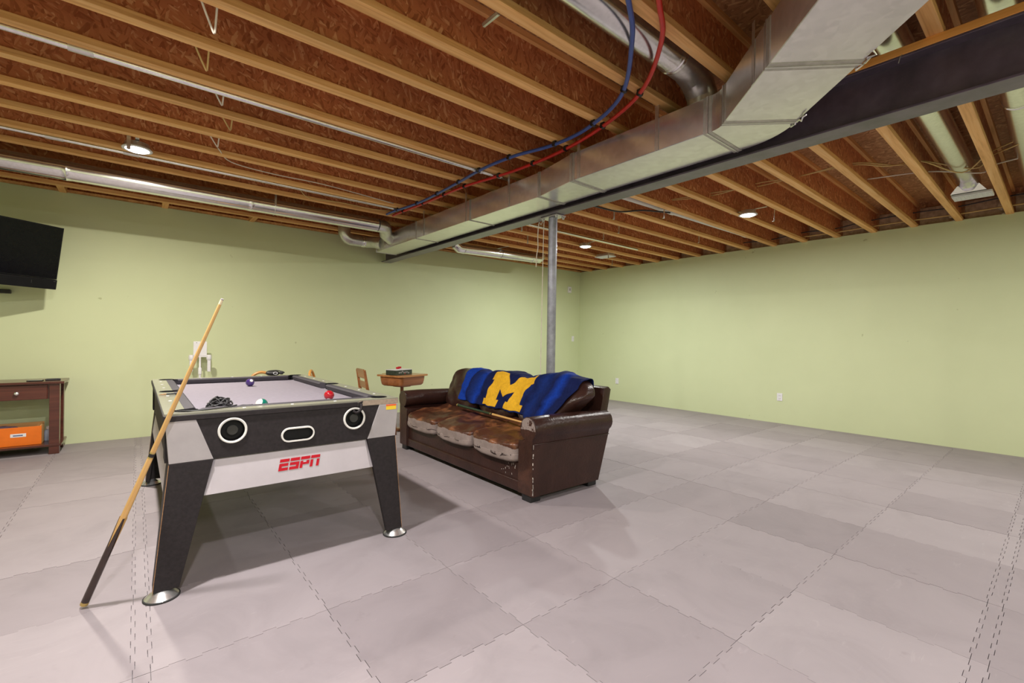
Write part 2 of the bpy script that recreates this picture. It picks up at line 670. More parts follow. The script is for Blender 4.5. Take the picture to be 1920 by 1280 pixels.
# --- I-joists: an OSB web between two lumber flanges
JY = [0.42 + 0.406 * k for k in range(-9, 16)]
FW, FH = 0.063, 0.038


def joist(y, x0, x1):
    L = x1 - x0
    b = box(BM(), 0, L, -0.006, 0.006, FH - 0.006, DECK - ZB - FH + 0.006)
    j = obj('joist', b, 'osb_web', ce, loc=(x0, y, ZB))
    obj('bottom_flange', box(BM(), 0, L, -FW / 2, FW / 2, 0, FH, 0.002, 1), 'flange', j)
    obj('top_flange', box(BM(), 0, L, -FW / 2, FW / 2, DECK - ZB - FH, DECK - ZB - 0.001), 'flange', j)
    return j


JL, JR = {}, {}
for k, y in enumerate(JY):
    JL[k] = joist(y, X0 - 0.08, 3.005)
    JR[k] = joist(y, 3.015, X1 + 0.085)


def near_joist(d, y):
    k = min(range(len(JY)), key=lambda q: abs(JY[q] - y))
    return d[k], JY[k]


# foam and white sealant where joists meet the right rim, lumber blocking by the back wall
for y in JY:
    if y < -0.6:
        continue
    j, _ = near_joist(JR, y)
    lx = X1 - 3.015
    b = pillow(BM(), 0.07, 0.05, 0.028, 4, 2.2, lambda p: p + Vector((0, 0, 0)) + p * 0.4 * noise.noise(p * 60), (lx + .045, 0.05, 0.016))
    obj('sealant', b, 'white_seal', j, True)
    b = pillow(BM(), 0.10, 0.10, 0.16, 5, 2.4, lambda p: p * (1 + 0.35 * noise.noise(p * 25 + Vector((y * 9, 0, 0)))), (lx + .05, 0.055, 0.13))
    obj('spray_foam', b, 'foam_seal', j, True)
    b = box(BM(), lx + 0.072, lx + 0.088, 0.032, 0.37, 0.015, 0.24, 0.01, 2)
    obj('rim_insulation', b, 'foam_seal', j)
for x in (-1.30, -0.62, 0.245, 1.15):
    obj('blocking', box(BM(), x - 0.03, x + 0.03, 6.545, 6.90, ZB + .002, ZB + 0.062, .003), 'lumber', ce)

# straps hanging off the joists, short bridging bars
for x, y, d in ((4.19, 3.46, .10), (4.81, 3.48, .09), (4.56, 2.69, .10), (6.08, 3.16, .09), (6.12, 4.70, .10), (6.74, 5.13, .09),
                (4.31, 4.84, .11), (5.45, 2.05, .13), (3.6, 3.88, .09), (5.0, 4.07, .08), (3.85, 4.5, .08)):
    j, jy = near_joist(JR, y)
    b = box(BM(), x - 3.015 - .012, x - 3.015 + .012, 0.033, 0.0345, -d, 0.03)
    box(b, x - 3.015 - .012, x - 3.015 + .012, 0.0335, 0.05, -d, -d + .0015)
    obj('hanger_strap', b, 'galv_dull', j)
j, jy = near_joist(JL, 4.48)
obj('hanger_strap', box(BM(), -0.06 - X0 + .08 - .012, -0.06 - X0 + .08 + .012, 0.034, 0.0355, -0.10, 0.03), 'galv_dull', j)
for x, y in ((1.30, 1.575), (1.24, 3.40), (1.27, 5.03)):
    j, jy = near_joist(JL, y)
    bx = x - X0 + .08
    b = tube(BM(), [(bx - .03, 0.037, 0.01), (bx + .0, 0.037 + .16, 0.05)], 0.012, 6)
    obj('bridging_bar', b, 'galv_dull', j)

# ------------------------------------------------------------------ steel beam and column
bt = thing('steel_beam', 'dark painted steel I-beam running across the basement ceiling', 'beam', (3.01, 0, 2.375))
YB0, YB1 = Y0 + .01, Y1 - .02
obj('bottom_flange', box(BM(), -.075, .075, YB0, YB1, 0, .012, .002, 1), 'beam', bt)
obj('web', box(BM(), -.005, .005, YB0, YB1, .012, .263), 'beam', bt)
obj('top_flange', box(BM(), -.075, .075, YB0, YB1, .263, .275, .002, 1), 'beam', bt)
tag(obj('nailer_board', box(BM(), -.078, .078, YB0, YB1, .275, .3148, .002, 1), 'nailer', bt), 'orange lumber nailer along the beam top')
b = BM()
for k in range(14):
    yy = -0.4 + k * 0.47
    tube(b, [(-.078, yy, .275), (-.090, yy + .004, .262), (-.084, yy + .012, .235)], .0022, 5)
obj('bent_nail', b, 'bolt', bt)

ct = thing('support_column', 'round grey steel column standing under the beam behind the sofa', 'column', (3.05, 3.12, 0))
obj('post', tube(BM(), [(0, 0, 0.0), (0, 0, 2.36)], 0.042, 24), 'pole', ct, True, auto=40)
obj('cap_plate', box(BM(), -.062, .062, -.11, .11, 2.362, 2.374, .002, 1), 'galv_dull', ct)
obj('base_plate', box(BM(), -.07, .07, -.07, .07, 0.0005, .01, .002, 1), 'galv_dull', ct)
for sx, sy in ((-1, -1), (1, -1), (-1, 1), (1, 1)):
    obj('bolt', lathe(BM(), [(.011, 2.340), (.011, 2.352), (.016, 2.352), (.016, 2.362)], 8, (sx * .045, sy * .09, 0)), 'bolt', ct)

# ------------------------------------------------------------------ rectangular trunk duct
td = thing('trunk_duct', 'rectangular sheet metal trunk duct running beside the steel beam', 'duct', (0, 0, 0))
ZT, ZU = 2.612, 2.405


def duct_section(name, plan, z0=ZU, z1=ZT, bev=0.003):
    return obj(name, prism(BM(), plan, 'z', z0, z1, bev), 'galv', td)


XN, XW, XR = 2.602, 2.523, 2.905      # left faces of the narrow and wide runs, right face
YE, YT0, YT1 = 1.314, 2.386, 2.826
duct_section('narrow_section', [(XN, YT1), (XR, YT1), (XR, 3.864), (XN, 3.864)])
duct_section('narrow_section', [(XN, 3.864), (XR, 3.864), (XR, 5.023), (XN, 5.023)])
duct_section('narrow_section', [(XN, 5.023), (XR, 5.023), (XR, 6.20), (XN, 6.20)])
duct_section('transition', [(XW, YT0), (XR, YT0), (XR, YT1), (XN, YT1)])
duct_section('wide_section', [(XW, YE), (XR, YE), (XR, YT0), (XW, YT0)])
cxe, cye = 2.391, YE
inn = [(cxe + .132 * math.cos(a), cye - .132 * math.sin(a)) for a in [i * PI / 4 / 6 for i in range(7)]]
ro = 0.514
out = [(cxe + ro * math.cos(a), cye - ro * math.sin(a)) for a in [i * PI / 4 / 8 for i in range(9)]]
duct_section('elbow', inn + out[::-1])
dv = Vector((-1, -1)) / math.sqrt(2)
pi, po = Vector(inn[-1]), Vector(out[-1])
for a0, a1 in ((0.0, 0.53), (0.53, 1.50), (1.50, 2.5)):
    q = [pi + dv * a0, po + dv * a0, po + dv * a1, pi + dv * a1]
    duct_section('angled_section', [tuple(v) for v in q])
# seam cleats that wrap the joints


def cleat(p, q, wdt=0.028, t=0.003):
    p, q = Vector(p), Vector(q)
    d = (q - p).normalized()
    n = Vector((-d.y, d.x)) * wdt / 2
    p = p - d * t
    q = q + d * t
    c_ = obj('seam_cleat', prism(BM(), [tuple(p - n), tuple(q - n), tuple(q + n), tuple(p + n)], 'z', ZU - t, ZT + t * .5, .001), 'seam_tape', td)
    # raised drive edge in the middle of the cleat
    n2 = n * .18
    obj('drive_edge', prism(BM(), [tuple(p - d * .005 - n2), tuple(q + d * .002 - n2), tuple(q + d * .002 + n2), tuple(p - d * .005 + n2)], 'z', ZU - t - .003, ZT + .001), 'galv_dull', c_)


for yy in (3.864, 5.023):
    cleat((XN, yy), (XR, yy))
cleat((XN, YT1 + .01), (XR, YT1 + .01), .035)
cleat((XW, YT0), (XR, YT0), .045)
cleat((XW, YE + .014), (XR, YE + .014), .05)
cleat(pi + dv * .01, po + dv * .01, .045)
cleat(pi + dv * .53, po + dv * .53, .055)
cleat(pi + dv * 1.50, po + dv * 1.50, .055)
# thin hanger straps down the left face of the trunk
for yy, xx in ((1.66, XW), (2.32, XW), (3.24, XN), (3.94, XN), (4.83, XN)):
    obj('hanger_strap', box(BM(), xx - .0035, xx - .001, yy - .013, yy + .013, ZU + .002, 2.70), 'galv_dull', td)
qq = pi + dv * .39
hs = obj('hanger_strap', box(BM(), -.0035, -.001, -.014, .014, ZU + .002, 2.70, mat=Matrix.Translation((qq.x, qq.y, 0)) @ Matrix.Rotation(-PI / 4, 4, 'Z')), 'galv_dull', td)
# foil scraps at the joints on the right edge
for q in (po + dv * .02, po + dv * .54):
    b = BM()
    random.seed(int(q.x * 100))
    pts = [Vector((q.x, q.y, ZU - .002)) + Vector((-.06 + k * .012, -.06 + k * .012, 0)) + Vector((random.uniform(-.012, .012), random.uniform(-.012, .012), random.uniform(-.014, .004))) for k in range(9)]
    tube(b, pts, [random.uniform(.002, .006) for _ in pts], 5)
    obj('foil_scrap', b, 'galv_round', td)
# end collar of the trunk
obj('end_cap', box(BM(), XN - .006, XR + .006, 6.198, 6.206, ZU - .006, ZT + .004), 'galv_dull', td)


# ------------------------------------------------------------------ round ducts
def arc(c, u, v, r, a0, a1, n):
    c, u, v = Vector(c), Vector(u), Vector(v)
    return [c + u * r * math.cos(a0 + (a1 - a0) * i / n) + v * r * math.sin(a0 + (a1 - a0) * i / n) for i in range(n + 1)]


def pipe_run(par, path, r, name='pipe', mat='galv_round', n=28):
    return obj(name, tube(BM(), path, r, n), mat, par, True, auto=25)


def coupling(par, c, ax, r, wdt=.05):
    c = Vector(c)
    ax = Vector(ax).normalized() * wdt / 2
    b = tube(BM(), [c - ax, c - ax * .3, c, c + ax * .3, c + ax], [r + .0015, r + .002, r + .006, r + .002, r + .0015], 28)
    return obj('coupling', b, 'galv_round', par, True, auto=25)


rd = thing('round_duct', 'long round silver duct hung along the back wall at upper left', 'duct')
yd, zd, rr = 5.50, 2.600, 0.083
pipe_run(rd, [(X0 + .02, yd + .03, zd), (-0.48, yd + .01, zd)], rr)
pipe_run(rd, [(-0.48, yd + .01, zd), (0.92, yd, zd)], rr)
pipe_run(rd, [(0.92, yd, zd), (2.30, yd - .02, zd)], rr)
coupling(rd, (-0.48, yd + .01, zd), (1, 0, 0), rr, .06)
coupling(rd, (0.92, yd, zd), (1, 0, 0), rr, .06)
pipe_run(rd, arc((2.30, yd - .02 + .17, zd), (0, -1, 0), (1, 0, 0), .17, 0, PI / 3, 3) + [Vector((2.50, 5.67, 2.555)), Vector((2.612, 5.74, 2.515))], rr * .98, 'elbow', 'galv_dull')
for x in (-1.6, 1.14):
    b = BM()
    tube(b, [Vector((x, yd, zd)) + Vector((0, math.cos(a), math.sin(a))) * (rr + .002) for a in [k * 2 * PI / 24 for k in range(24)]], .004, 6, closed=True)
    box(b, x - .010, x + .010, yd - rr - .004, yd - rr - .002, zd, 2.76)
    obj('hanger_strap', b, 'galv_dull', rd)

e2 = thing('takeoff_duct', 'short stubby round duct with gored elbows at the far end of the trunk', 'duct')
pipe_run(e2, [(2.24, 6.30, 2.545), (2.48, 6.30, 2.545)], .078, mat='galv_dull')
pipe_run(e2, [(2.28, 6.30, 2.545)] + arc((2.28, 6.30, 2.645), (0, 0, -1), (-1, 0, 0), .10, 0.2, PI / 2, 4) + [Vector((2.18, 6.30, 2.75))], .080, 'elbow', 'galv_dull')
pipe_run(e2, [(2.50, 6.30, 2.545), (2.54, 6.24, 2.54), (2.565, 6.16, 2.53), (2.585, 6.11, 2.515), (2.615, 6.08, 2.51)], .080, 'elbow', 'galv_dull')
coupling(e2, (2.44, 6.30, 2.545), (1, 0, 0), .078, .05)

sd = thing('short_duct', 'short shiny round duct with elbowed ends right of the beam', 'duct')
A, B = Vector((3.82, 5.88, 2.575)), Vector((5.36, 5.88, 2.612))
dr = (B - A).normalized()
pipe_run(sd, [A, B], .072)
pipe_run(sd, [A + dr * .02, A - dr * .05, A - dr * .10 + Vector((0, 0, .035)), A - dr * .12 + Vector((0, 0, .10)), A - dr * .12 + Vector((0, 0, .2))], .074, 'elbow')
pipe_run(sd, [B - dr * .02, B + dr * .05, B + dr * .10 + Vector((0, 0, .035)), B + dr * .12 + Vector((0, 0, .10)), B + dr * .12 + Vector((0, 0, .2))], .074, 'elbow')
obj('hanger_strap', box(BM(), 4.55, 4.58, 5.66, 6.13, 2.6865, 2.6895), 'galv_dull', sd)
obj('hanger_strap', tube(BM(), [Vector((4.565, 5.88, 2.593)) + Vector((0, math.cos(a), math.sin(a))) * .0745 for a in [k * 2 * PI / 24 for k in range(24)]], .004, 6, closed=True), 'galv_dull', sd)
obj('hanger_strap', box(BM(), 4.555, 4.575, 5.879, 5.881, 2.66, 2.688), 'galv_dull', sd)
coupling(sd, A + dr * .03, dr, .072, .05)
coupling(sd, B - dr * .12, dr, .072, .04)

jd = thing('joist_bay_duct', 'round silver duct between joists meeting the trunk near the elbow', 'duct')
pipe_run(jd, [(X0 + .1, 1.42, 2.80), (2.35, 1.42, 2.80)], .088)
pipe_run(jd, [(2.33, 1.42, 2.80), (2.45, 1.42, 2.798), (2.54, 1.43, 2.785), (2.60, 1.43, 2.75), (2.645, 1.43, 2.70), (2.66, 1.43, 2.613)], .089, 'elbow', 'galv_dull')
coupling(jd, (2.30, 1.42, 2.80), (1, 0, 0), .088, .05)

r1 = thing('register_duct', 'round duct above the beam ending in a white ceiling register at right', 'duct')
pipe_run(r1, [(2.35, 0.62, 2.83), (6.05, 0.62, 2.83)], .082)
pipe_run(r1, [(6.03, 0.62, 2.83), (6.13, 0.62, 2.825), (6.21, 0.62, 2.80), (6.25, .62, 2.765), (6.26, .62, 2.75)], .083, 'elbow')
b = BM()
q0 = [b.verts.new(v) for v in ((6.20, .50, 2.698), (6.42, .50, 2.698), (6.42, .75, 2.698), (6.20, .75, 2.698))]
q1 = [b.verts.new(v) for v in ((6.18, .55, 2.765), (6.33, .55, 2.765), (6.33, .70, 2.765), (6.18, .70, 2.765))]
b.faces.new(q0)
b.faces.new(q1)
for i in range(4):
    b.faces.new((q0[i], q0[(i + 1) % 4], q1[(i + 1) % 4], q1[i]))
obj('boot', b, 'galv_round', r1)
gr = obj('grille', box(BM(), 6.22, 6.42, .463, .745, 2.672, 2.697, .004, 1), 'white_metal', r1)
for k in range(9):
    yy = .485 + k * .03
    obj('louvre', box(BM(), 6.245, 6.395, yy - .009, yy + .009, 2.668, 2.6725, .001, 1), 'white_metal', gr)

r2 = thing('far_right_duct', 'round duct above the beam at the right edge of the view', 'duct')
pipe_run(r2, [(2.6, 0.215, 2.83), (6.9, 0.215, 2.83)], .082)
coupling(r2, (4.4, .215, 2.83), (1, 0, 0), .082)

r3 = thing('floor_register_boot', 'small flat register boot between joists near the far corner light', 'register')
obj('boot', box(BM(), 6.14, 6.30, 4.93, 5.20, 2.66, 2.70, .004, 1), 'galv_dull', r3)
obj('grille', box(BM(), 6.12, 6.32, 4.915, 5.22, 2.645, 2.66, .003, 1), 'white_metal', r3)


# ------------------------------------------------------------------ pipes, conduits, cables
def clip(par, p, r=.012):
    p = Vector(p)
    b = tube(BM(), [p + Vector((-.014, 0, 0)), p + Vector((.014, 0, 0))], r + .004, 8)
    box(b, p.x - .008, p.x + .008, p.y - .016, p.y + .016, p.z + .002, ZB - .0005)
    return obj('pipe_clip', b, 'black_plastic', par)


red = [(0.9, 0.72), (1.35, .93), (1.708, 1.126), (1.964, 1.276), (2.28, 1.62), (2.458, 2.091), (2.53, 2.58), (2.51, 3.116), (2.42, 3.7), (2.40, 4.40), (2.37, 4.90), (2.36, 5.15)]
blu = [(0.8, .80), (1.25, 1.03), (1.61, 1.211), (1.856, 1.369), (2.215, 1.704), (2.38, 2.10), (2.40, 2.454), (2.31, 2.83), (2.285, 3.217), (2.32, 3.72), (2.345, 4.44), (2.29, 4.95), (2.28, 5.15)]
for nm, pts, mt, lab in (('water_pipe', red, 'red_pex', 'red flexible water pipe curving under the joists'), ('water_pipe', blu, 'blue_pex', 'blue flexible water pipe curving under the joists')):
    t = thing(nm, lab, 'pipe')
    pp = catmull([(x, y, 2.664) for x, y in pts], 8)
    obj('tubing', tube(BM(), pp, .0125, 12), mt, t, True)
    for yj in JY:
        if yj < 1.3 or yj > 5:
            continue
        q = min(pp, key=lambda v: abs(v.y - yj))
        clip(t, q, .0125)
stub = [(2.29, 3.06, 2.68), (2.45, 2.04, 2.68), (2.24, 2.44, 2.68), (2.50, 3.67, 2.68), (2.14, 2.85, 2.68)]


def conduit(name, lab, y, x0, x1, z, r, mat, cps):
    t = thing(name, lab, 'conduit')
    obj('tube', tube(BM(), [(x0, y, z), (x1, y, z)], r, 12), mat, t, True, auto=40)
    for x in cps:
        obj('coupling', tube(BM(), [(x - .05, y, z), (x + .05, y, z)], r + .004, 12), 'galv_dull', t, True, auto=40)
    return t


conduit('metal_conduit', 'silver conduit along the near joist left of the water pipes', 3.312, X0 + .01, 2.66, ZB - .004, .018, 'galv_round', (-.24, 2.3))
conduit('metal_conduit', 'thin silver conduit behind the lit ceiling lamp at left', 4.938, X0 + .01, 2.30, ZB - .002, .015, 'galv_round', (-.5, -.05))
t = thing('drain_pipe', 'white plastic pipe running along a joist right of the beam', 'pipe')
obj('tube', tube(BM(), [(3.10, 3.07, 2.752), (6.95, 2.94, 2.752)], .030, 16), 'pvc', t, True, auto=40)
for x, y in ((4.9, 3.012), (6.7, 2.948)):
    obj('coupling', tube(BM(), [(x - .04, y, 2.752), (x + .04, y - .002, 2.752)], .036, 16), 'pvc', t, True, auto=40)
conduit('metal_conduit', 'silver conduit right of the beam near the hanging cords', 4.40, 3.09, 6.2, ZB - .010, .015, 'galv_round', (4.3,))


def cable(lab, pts, r, mat, k=6, name='cable'):
    o = obj(name, tube(BM(), catmull(pts, k), r, 6), mat, None, True)
    return tag(o, lab, 'cable')


# loops of cable that dip below the joist bays at upper left
NTH = ['topmost', 'second', 'third', 'fourth', 'fifth']
for k, (y, x) in enumerate(((2.45, .24), (2.857, .25), (3.263, .37), (3.67, .47), (4.075, .44))):
    d = (.070, .060, .050, .035, .035)[k]
    o = cable('pale cable loop dipping between joists at upper left, %s of five' % NTH[k],
              [(x - .045, y + .010, 2.76), (x - .035, y + .036, 2.715), (x + .02, y + .10, ZB - d), (x + .028, y + .106, ZB - d - .002), (x + .030, y + .10, ZB - d + .004), (x + .030, y + .036, 2.715), (x + .025, y + .010, 2.76)], .005, 'white_cable' if k % 2 == 0 else 'yellow_cable', 5)
    o['group'] = 'cable loops between the joists'
cable('brown cable sagging along a joist left of the far round duct', [(.49, 4.35, 2.70), (.62, 4.62, 2.70), (.95, 4.66, 2.69), (1.35, 4.64, 2.69), (1.75, 4.69, 2.69), (2.2, 4.80, 2.70)], .005, 'white_cable')
cable('thin tan cable drooping above the long round silver duct', [(1.27, 5.03, 2.72), (1.40, 5.10, 2.66), (1.70, 5.10, 2.68), (2.10, 5.12, 2.685), (2.4, 5.08, 2.70)], .005, 'yellow_cable')
cable('pair of yellow cables crossing the joists right of the beam', [(4.6, 3.1, 2.82), (4.75, 2.45, 2.78), (4.86, 2.04, 2.83), (4.86, 1.64, 2.80), (4.88, 1.23, 2.81), (5.1, .95, 2.77), (5.25, .826, 2.81), (5.6, .53, 2.75), (5.5, .42, 2.80), (5.2, .25, 2.76), (5.0, .014, 2.81)], .006, 'yellow_cable')
cable('tan cable beside the yellow pair crossing the joists at right', [(4.58, 3.1, 2.81), (4.77, 2.3, 2.80), (4.90, 2.04, 2.81), (4.91, 1.64, 2.815), (4.90, 1.23, 2.80), (5.0, 1.0, 2.75), (5.22, .826, 2.80), (5.55, .6, 2.72), (5.4, .42, 2.80), (5.1, .2, 2.78), (4.9, .014, 2.80)], .006, 'yellow_cable')
cable('grey cable crossing under the register duct at right', [(5.35, 1.25, 2.78), (5.55, .826, 2.79), (5.75, .50, 2.74), (5.72, .42, 2.78), (5.6, .014, 2.78)], .006, 'white_cable')
cable('black cable strung along the right rim above the wall', [(7.36, 3.4, 2.79), (7.38, 2.87, 2.77), (7.36, 2.45, 2.80), (7.38, 2.04, 2.79), (7.36, 1.7, 2.82), (7.38, 1.23, 2.84), (7.37, .826, 2.83), (7.38, .42, 2.86), (7.38, .0, 2.85)], .007, 'black_cable')
cable('tan cable strung low along the right rim above the wall', [(7.40, 2.45, 2.745), (7.41, 2.04, 2.745), (7.40, 1.64, 2.75), (7.41, 1.23, 2.755), (7.41, .826, 2.75), (7.41, .42, 2.76), (7.41, .0, 2.76)], .008, 'yellow_cable')
cable('black cable crossing the white drain pipe right of the beam', [(3.62, 3.40, 2.70), (3.80, 3.30, 2.672), (4.2, 3.24, 2.668), (4.45, 3.10, 2.70), (4.7, 2.9, 2.68)], .009, 'black_cable')

hc = thing('hanging_cord', 'pale twine hanging from the beam beside the column to behind the sofa', 'cord', (3.11, 3.32, 0))
obj('twine', tube(BM(), catmull([(.0, -.02, 2.40), (.012, 0, 2.385), (.006, .0, 2.2), (.0, 0, 1.6), (-.004, .0, 1.0), (-.003, 0, .78)], 8), .004, 6), 'twine', hc, True)
hc2 = thing('hanging_cord', 'shorter doubled twine hanging left of the long cord by the column', 'cord', (3.09, 3.36, 0))
obj('twine', tube(BM(), catmull([(.03, -.03, 2.40), (.02, -.01, 2.355), (.0, 0, 2.37), (-.004, .01, 2.25), (.0, .01, 2.12), (-.006, .02, 2.05), (-.012, .02, 1.93)], 8), .0045, 6), 'twine', hc2, True)
obj('hook', tube(BM(), [(.03, -.03, 2.45), (.02, -.03, 2.385), (.028, -.03, 2.372)], .003, 6), 'bolt', hc2, True)

# ------------------------------------------------------------------ recessed lights
LAB = {0: 'round lit ceiling lamp above the back wall at left', 1: 'round lit ceiling lamp right of the beam nearer the right wall',
       2: 'round lit ceiling lamp right of the column near the far corner', 3: 'round lit ceiling lamp above the pool table front, just out of view',
       4: 'unseen ceiling fill lamp straight above the camera', 5: 'unseen ceiling fill lamp at right behind the camera line',
       6: 'unseen ceiling fill lamp in the rear left of the room', 7: 'unseen ceiling fill lamp in the rear right of the room', 8: 'unseen ceiling fill lamp in the rear middle of the room'}
for k, (x, y, col, pw) in enumerate(LAMPS):
    t = thing('ceiling_light', LAB[k], 'light', (x, y, 2.648))
    b = lathe(BM(), [(.076, .001), (.095, .0), (.098, .004), (.092, .014), (.076, .016)], 28)
    obj('trim_ring', b, 'white_metal', t, True)
    obj('housing', lathe(BM(), [(.078, .016), (.078, .05), (.06, .055)], 20), 'galv_dull', t)
    obj('lens', lathe(BM(), [(.030, -.012), (.058, -.008), (.0765, .0008), (.0765, .003)], 28), 'lens', t, True)
    obj('mount_bar', box(BM(), -.012, .012, -.20, .20, .055, .058), 'galv_dull', t)
    ld = bpy.data.lights.new('ceiling_light', 'AREA')
    ld.shape = 'DISK'
    ld.size = .12
    ld.energy = LAMP_W * pw
    ld.color = col
    lo = bpy.data.objects.new('lamp_glow', ld)
    lo.location = (0, 0, -.018)
    lo.parent = t
    C.objects.link(lo)

def wobj(name, bm, mat, parent, smooth=False, auto=None):
    """like obj(), for geometry laid out in room coordinates under an unrotated parent"""
    q = Vector((0, 0, 0))
    p = parent
    while p is not None:
        q += p.location
        p = p.parent
    bmesh.ops.translate(bm, vec=-q, verts=bm.verts[:])
    return obj(name, bm, mat, parent, smooth, None, auto)


# ------------------------------------------------------------------ pool table
M['table_black'] = plain('table_black', (0.024, 0.020, 0.022), 0.55, 0, 0.2, 60)
M['table_grey'] = plain('table_grey', (0.36, 0.335, 0.345), 0.42, 0, 0.06, 10)
M['table_white'] = plain('table_white', (0.47, 0.435, 0.47), 0.42, 0, 0.05, 10)
M['rail_top'] = plain('rail_top', (0.27, 0.265, 0.22), 0.22, 0.25, 0.08, 8)
M['chip_edge'] = plain('chip_edge', (0.38, 0.20, 0.09), 0.8, 0, 0.35, 80)
M['cushion_cloth'] = plain('cushion_cloth', (0.045, 0.040, 0.050), 0.75, 0, 0.12, 60)
M['bed_cloth'] = plain('bed_cloth', (0.235, 0.212, 0.252), 0.85, 0, 0.07, 40)
M['pocket_black'] = plain('pocket_black', (0.008, 0.008, 0.009), 0.5)
M['chrome'] = plain('chrome', (0.86, 0.86, 0.86), 0.26, 0.9, 0.03)
M['ring_white'] = plain('ring_white', (0.72, 0.71, 0.68), 0.4, 0, 0.05)
M['knob_grey'] = plain('knob_grey', (0.045, 0.045, 0.042), 0.5)
M['logo_red'] = plain('logo_red', (0.46, 0.008, 0.020), 0.5, 0, 0.05)
M['label_yellow'] = plain('label_yellow', (0.80, 0.58, 0.03), 0.5, 0, 0.05)
M['label_orange'] = plain('label_orange', (0.75, 0.13, 0.03), 0.5, 0, 0.05)
TX0, TX1, TY0, TY1 = 0.100, 1.237, 2.588, 4.665
TXC, TYC = (TX0 + TX1) / 2, (TY0 + TY1) / 2
pt = thing('pool_table', 'grey and black pool table with splayed legs and chrome feet', 'pool table', (TXC, TYC, 0))
ZR, ZB1, ZL = 0.836, 0.802, 0.607      # rail top, rail underside, leg top
# rail frame with pocket notches
b = BM()
o_ = [(TX0, TY0), (TX1, TY0), (TX1, TY1), (TX0, TY1)]
bw = 0.085
i_ = [(TX0 + bw, TY0 + bw), (TX1 - bw, TY0 + bw), (TX1 - bw, TY1 - bw), (TX0 + bw, TY1 - bw)]
lo = [[b.verts.new((x, y, z)) for x, y in o_] for z in (ZB1, ZR)]
li = [[b.verts.new((x, y, z)) for x, y in i_] for z in (ZB1, ZR)]
for k in range(4):
    n = (k + 1) % 4
    b.faces.new((lo[1][k], lo[1][n], li[1][n], li[1][k]))
    b.faces.new((lo[0][k], li[0][k], li[0][n], lo[0][n]))
    b.faces.new((lo[0][k], lo[0][n], lo[1][n], lo[1][k]))
    b.faces.new((li[0][k], li[1][k], li[1][n], li[0][n]))
rail = wobj('rail_frame', b, 'rail_top', pt)
PK = [(TX0 + .088, TY0 + .088), (TX1 - .088, TY0 + .088), (TX0 + .088, TY1 - .088), (TX1 - .088, TY1 - .088), (TX0 + .062, TYC), (TX1 - .062, TYC)]
cut(rail, [wobj('cutter', lathe(BM(), [(.050, ZB1 - .02), (.050, ZR + .02)], 24, (x, y, 0)), 'slab', pt) for x, y in PK])
rail.data.materials.clear()
rail.data.materials.append(M['rail_top'])
bv = rail.modifiers.new('bevel', 'BEVEL')
bv.width = .003
bv.segments = 2
bv.limit_method = 'ANGLE'
for x, y in PK:
    b = BM()
    prof = [(.0495, ZR + .0015), (.046, ZR + .002), (.044, ZR - .006), (.042, .72), (.02, .70)]
    wobj('pocket', lathe(b, prof, 24, (x, y, 0), cap=(False, True)), 'pocket_black', pt, True, 40)
# dark edge strip under the front rail (torn off at its right end), sides and back
b = box(BM(), TX0 - .004, 0.985, TY0 - .006, TY0 + .002, ZB1, ZR - .009, .002, 1)
wobj('edge_strip', b, 'table_black', pt)
b = prism(BM(), [(0.985, ZR - .012), (1.012, ZR - .003), (1.004, ZR - .03), (0.985, ZR - .034)], 'y', TY0 - .016, TY0 - .010)
wobj('torn_strip', b, 'table_black', pt)
b = tube(BM(), catmull([(1.003, TY0 - .012, ZR - .02), (.997, TY0 - .022, ZR - .05), (.975, TY0 - .018, ZR - .066), (.957, TY0 - .012, ZR - .055)], 4), .008, 6)
wobj('torn_strip', b, 'table_black', pt, True)
wobj('edge_strip', box(BM(), TX0 - .005, TX0 + .002, TY0, TY1, ZB1, ZR - .008, .002, 1), 'table_black', pt)
wobj('edge_strip', box(BM(), TX1 - .002, TX1 + .005, TY0 + .12, TY1, ZB1, ZR - .008, .002, 1), 'table_black', pt)
wobj('edge_strip', box(BM(), TX0, TX1, TY1 - .002, TY1 + .005, ZB1, ZR - .004, .002, 1), 'table_black', pt)
# sights along the rails
for x in (TXC - .245, TXC - .02, TXC + .205):
    for y in (TY0 + .045, TY1 - .045):
        wobj('rail_sight', lathe(BM(), [(.008, ZR - .002), (.008, ZR + .0012)], 12, (x, y, 0)), 'white_plastic', pt)
for k in (1, 2, 3, 5, 6, 7):
    y = TY0 + (TY1 - TY0) * k / 8
    for x in (TX0 + .045, TX1 - .045):
        wobj('rail_sight', lathe(BM(), [(.008, ZR - .002), (.008, ZR + .0012)], 12, (x, y, 0)), 'white_plastic', pt)
# bed and six cushions
wobj('bed', box(BM(), TX0 + .03, TX1 - .03, TY0 + .03, TY1 - .03, .760, .796), 'bed_cloth', pt)


def cushion(p, q, nx, ny):
    """wedge cushion from p to q whose nose points along (nx, ny)"""
    px, py = p
    qx, qy = q
    L = math.hypot(qx - px, qy - py)
    dx, dy = (qx - px) / L, (qy - py) / L
    b = BM()
    rows = []
    for s, c in ((0, 0.0), (1, 0.0)):
        bx, by = (px, py) if s == 0 else (qx, qy)
        row = []
        for d, z, e in ((-.001, .798, 0), (-.001, ZR + .001, 0), (.038, ZR + .003, .022), (.048, ZR - .006, .028), (.036, .800, .022)):
            off = e * (1 if s == 0 else -1)
            row.append(b.verts.new((bx + dx * off + nx * d, by + dy * off + ny * d, z)))
        rows.append(row)
    b.faces.new(rows[0])
    b.faces.new(rows[1][::-1])
    for k in range(5):
        b.faces.new((rows[0][k], rows[1][k], rows[1][(k + 1) % 5], rows[0][(k + 1) % 5]))
    return wobj('cushion', b, 'cushion_cloth', pt)


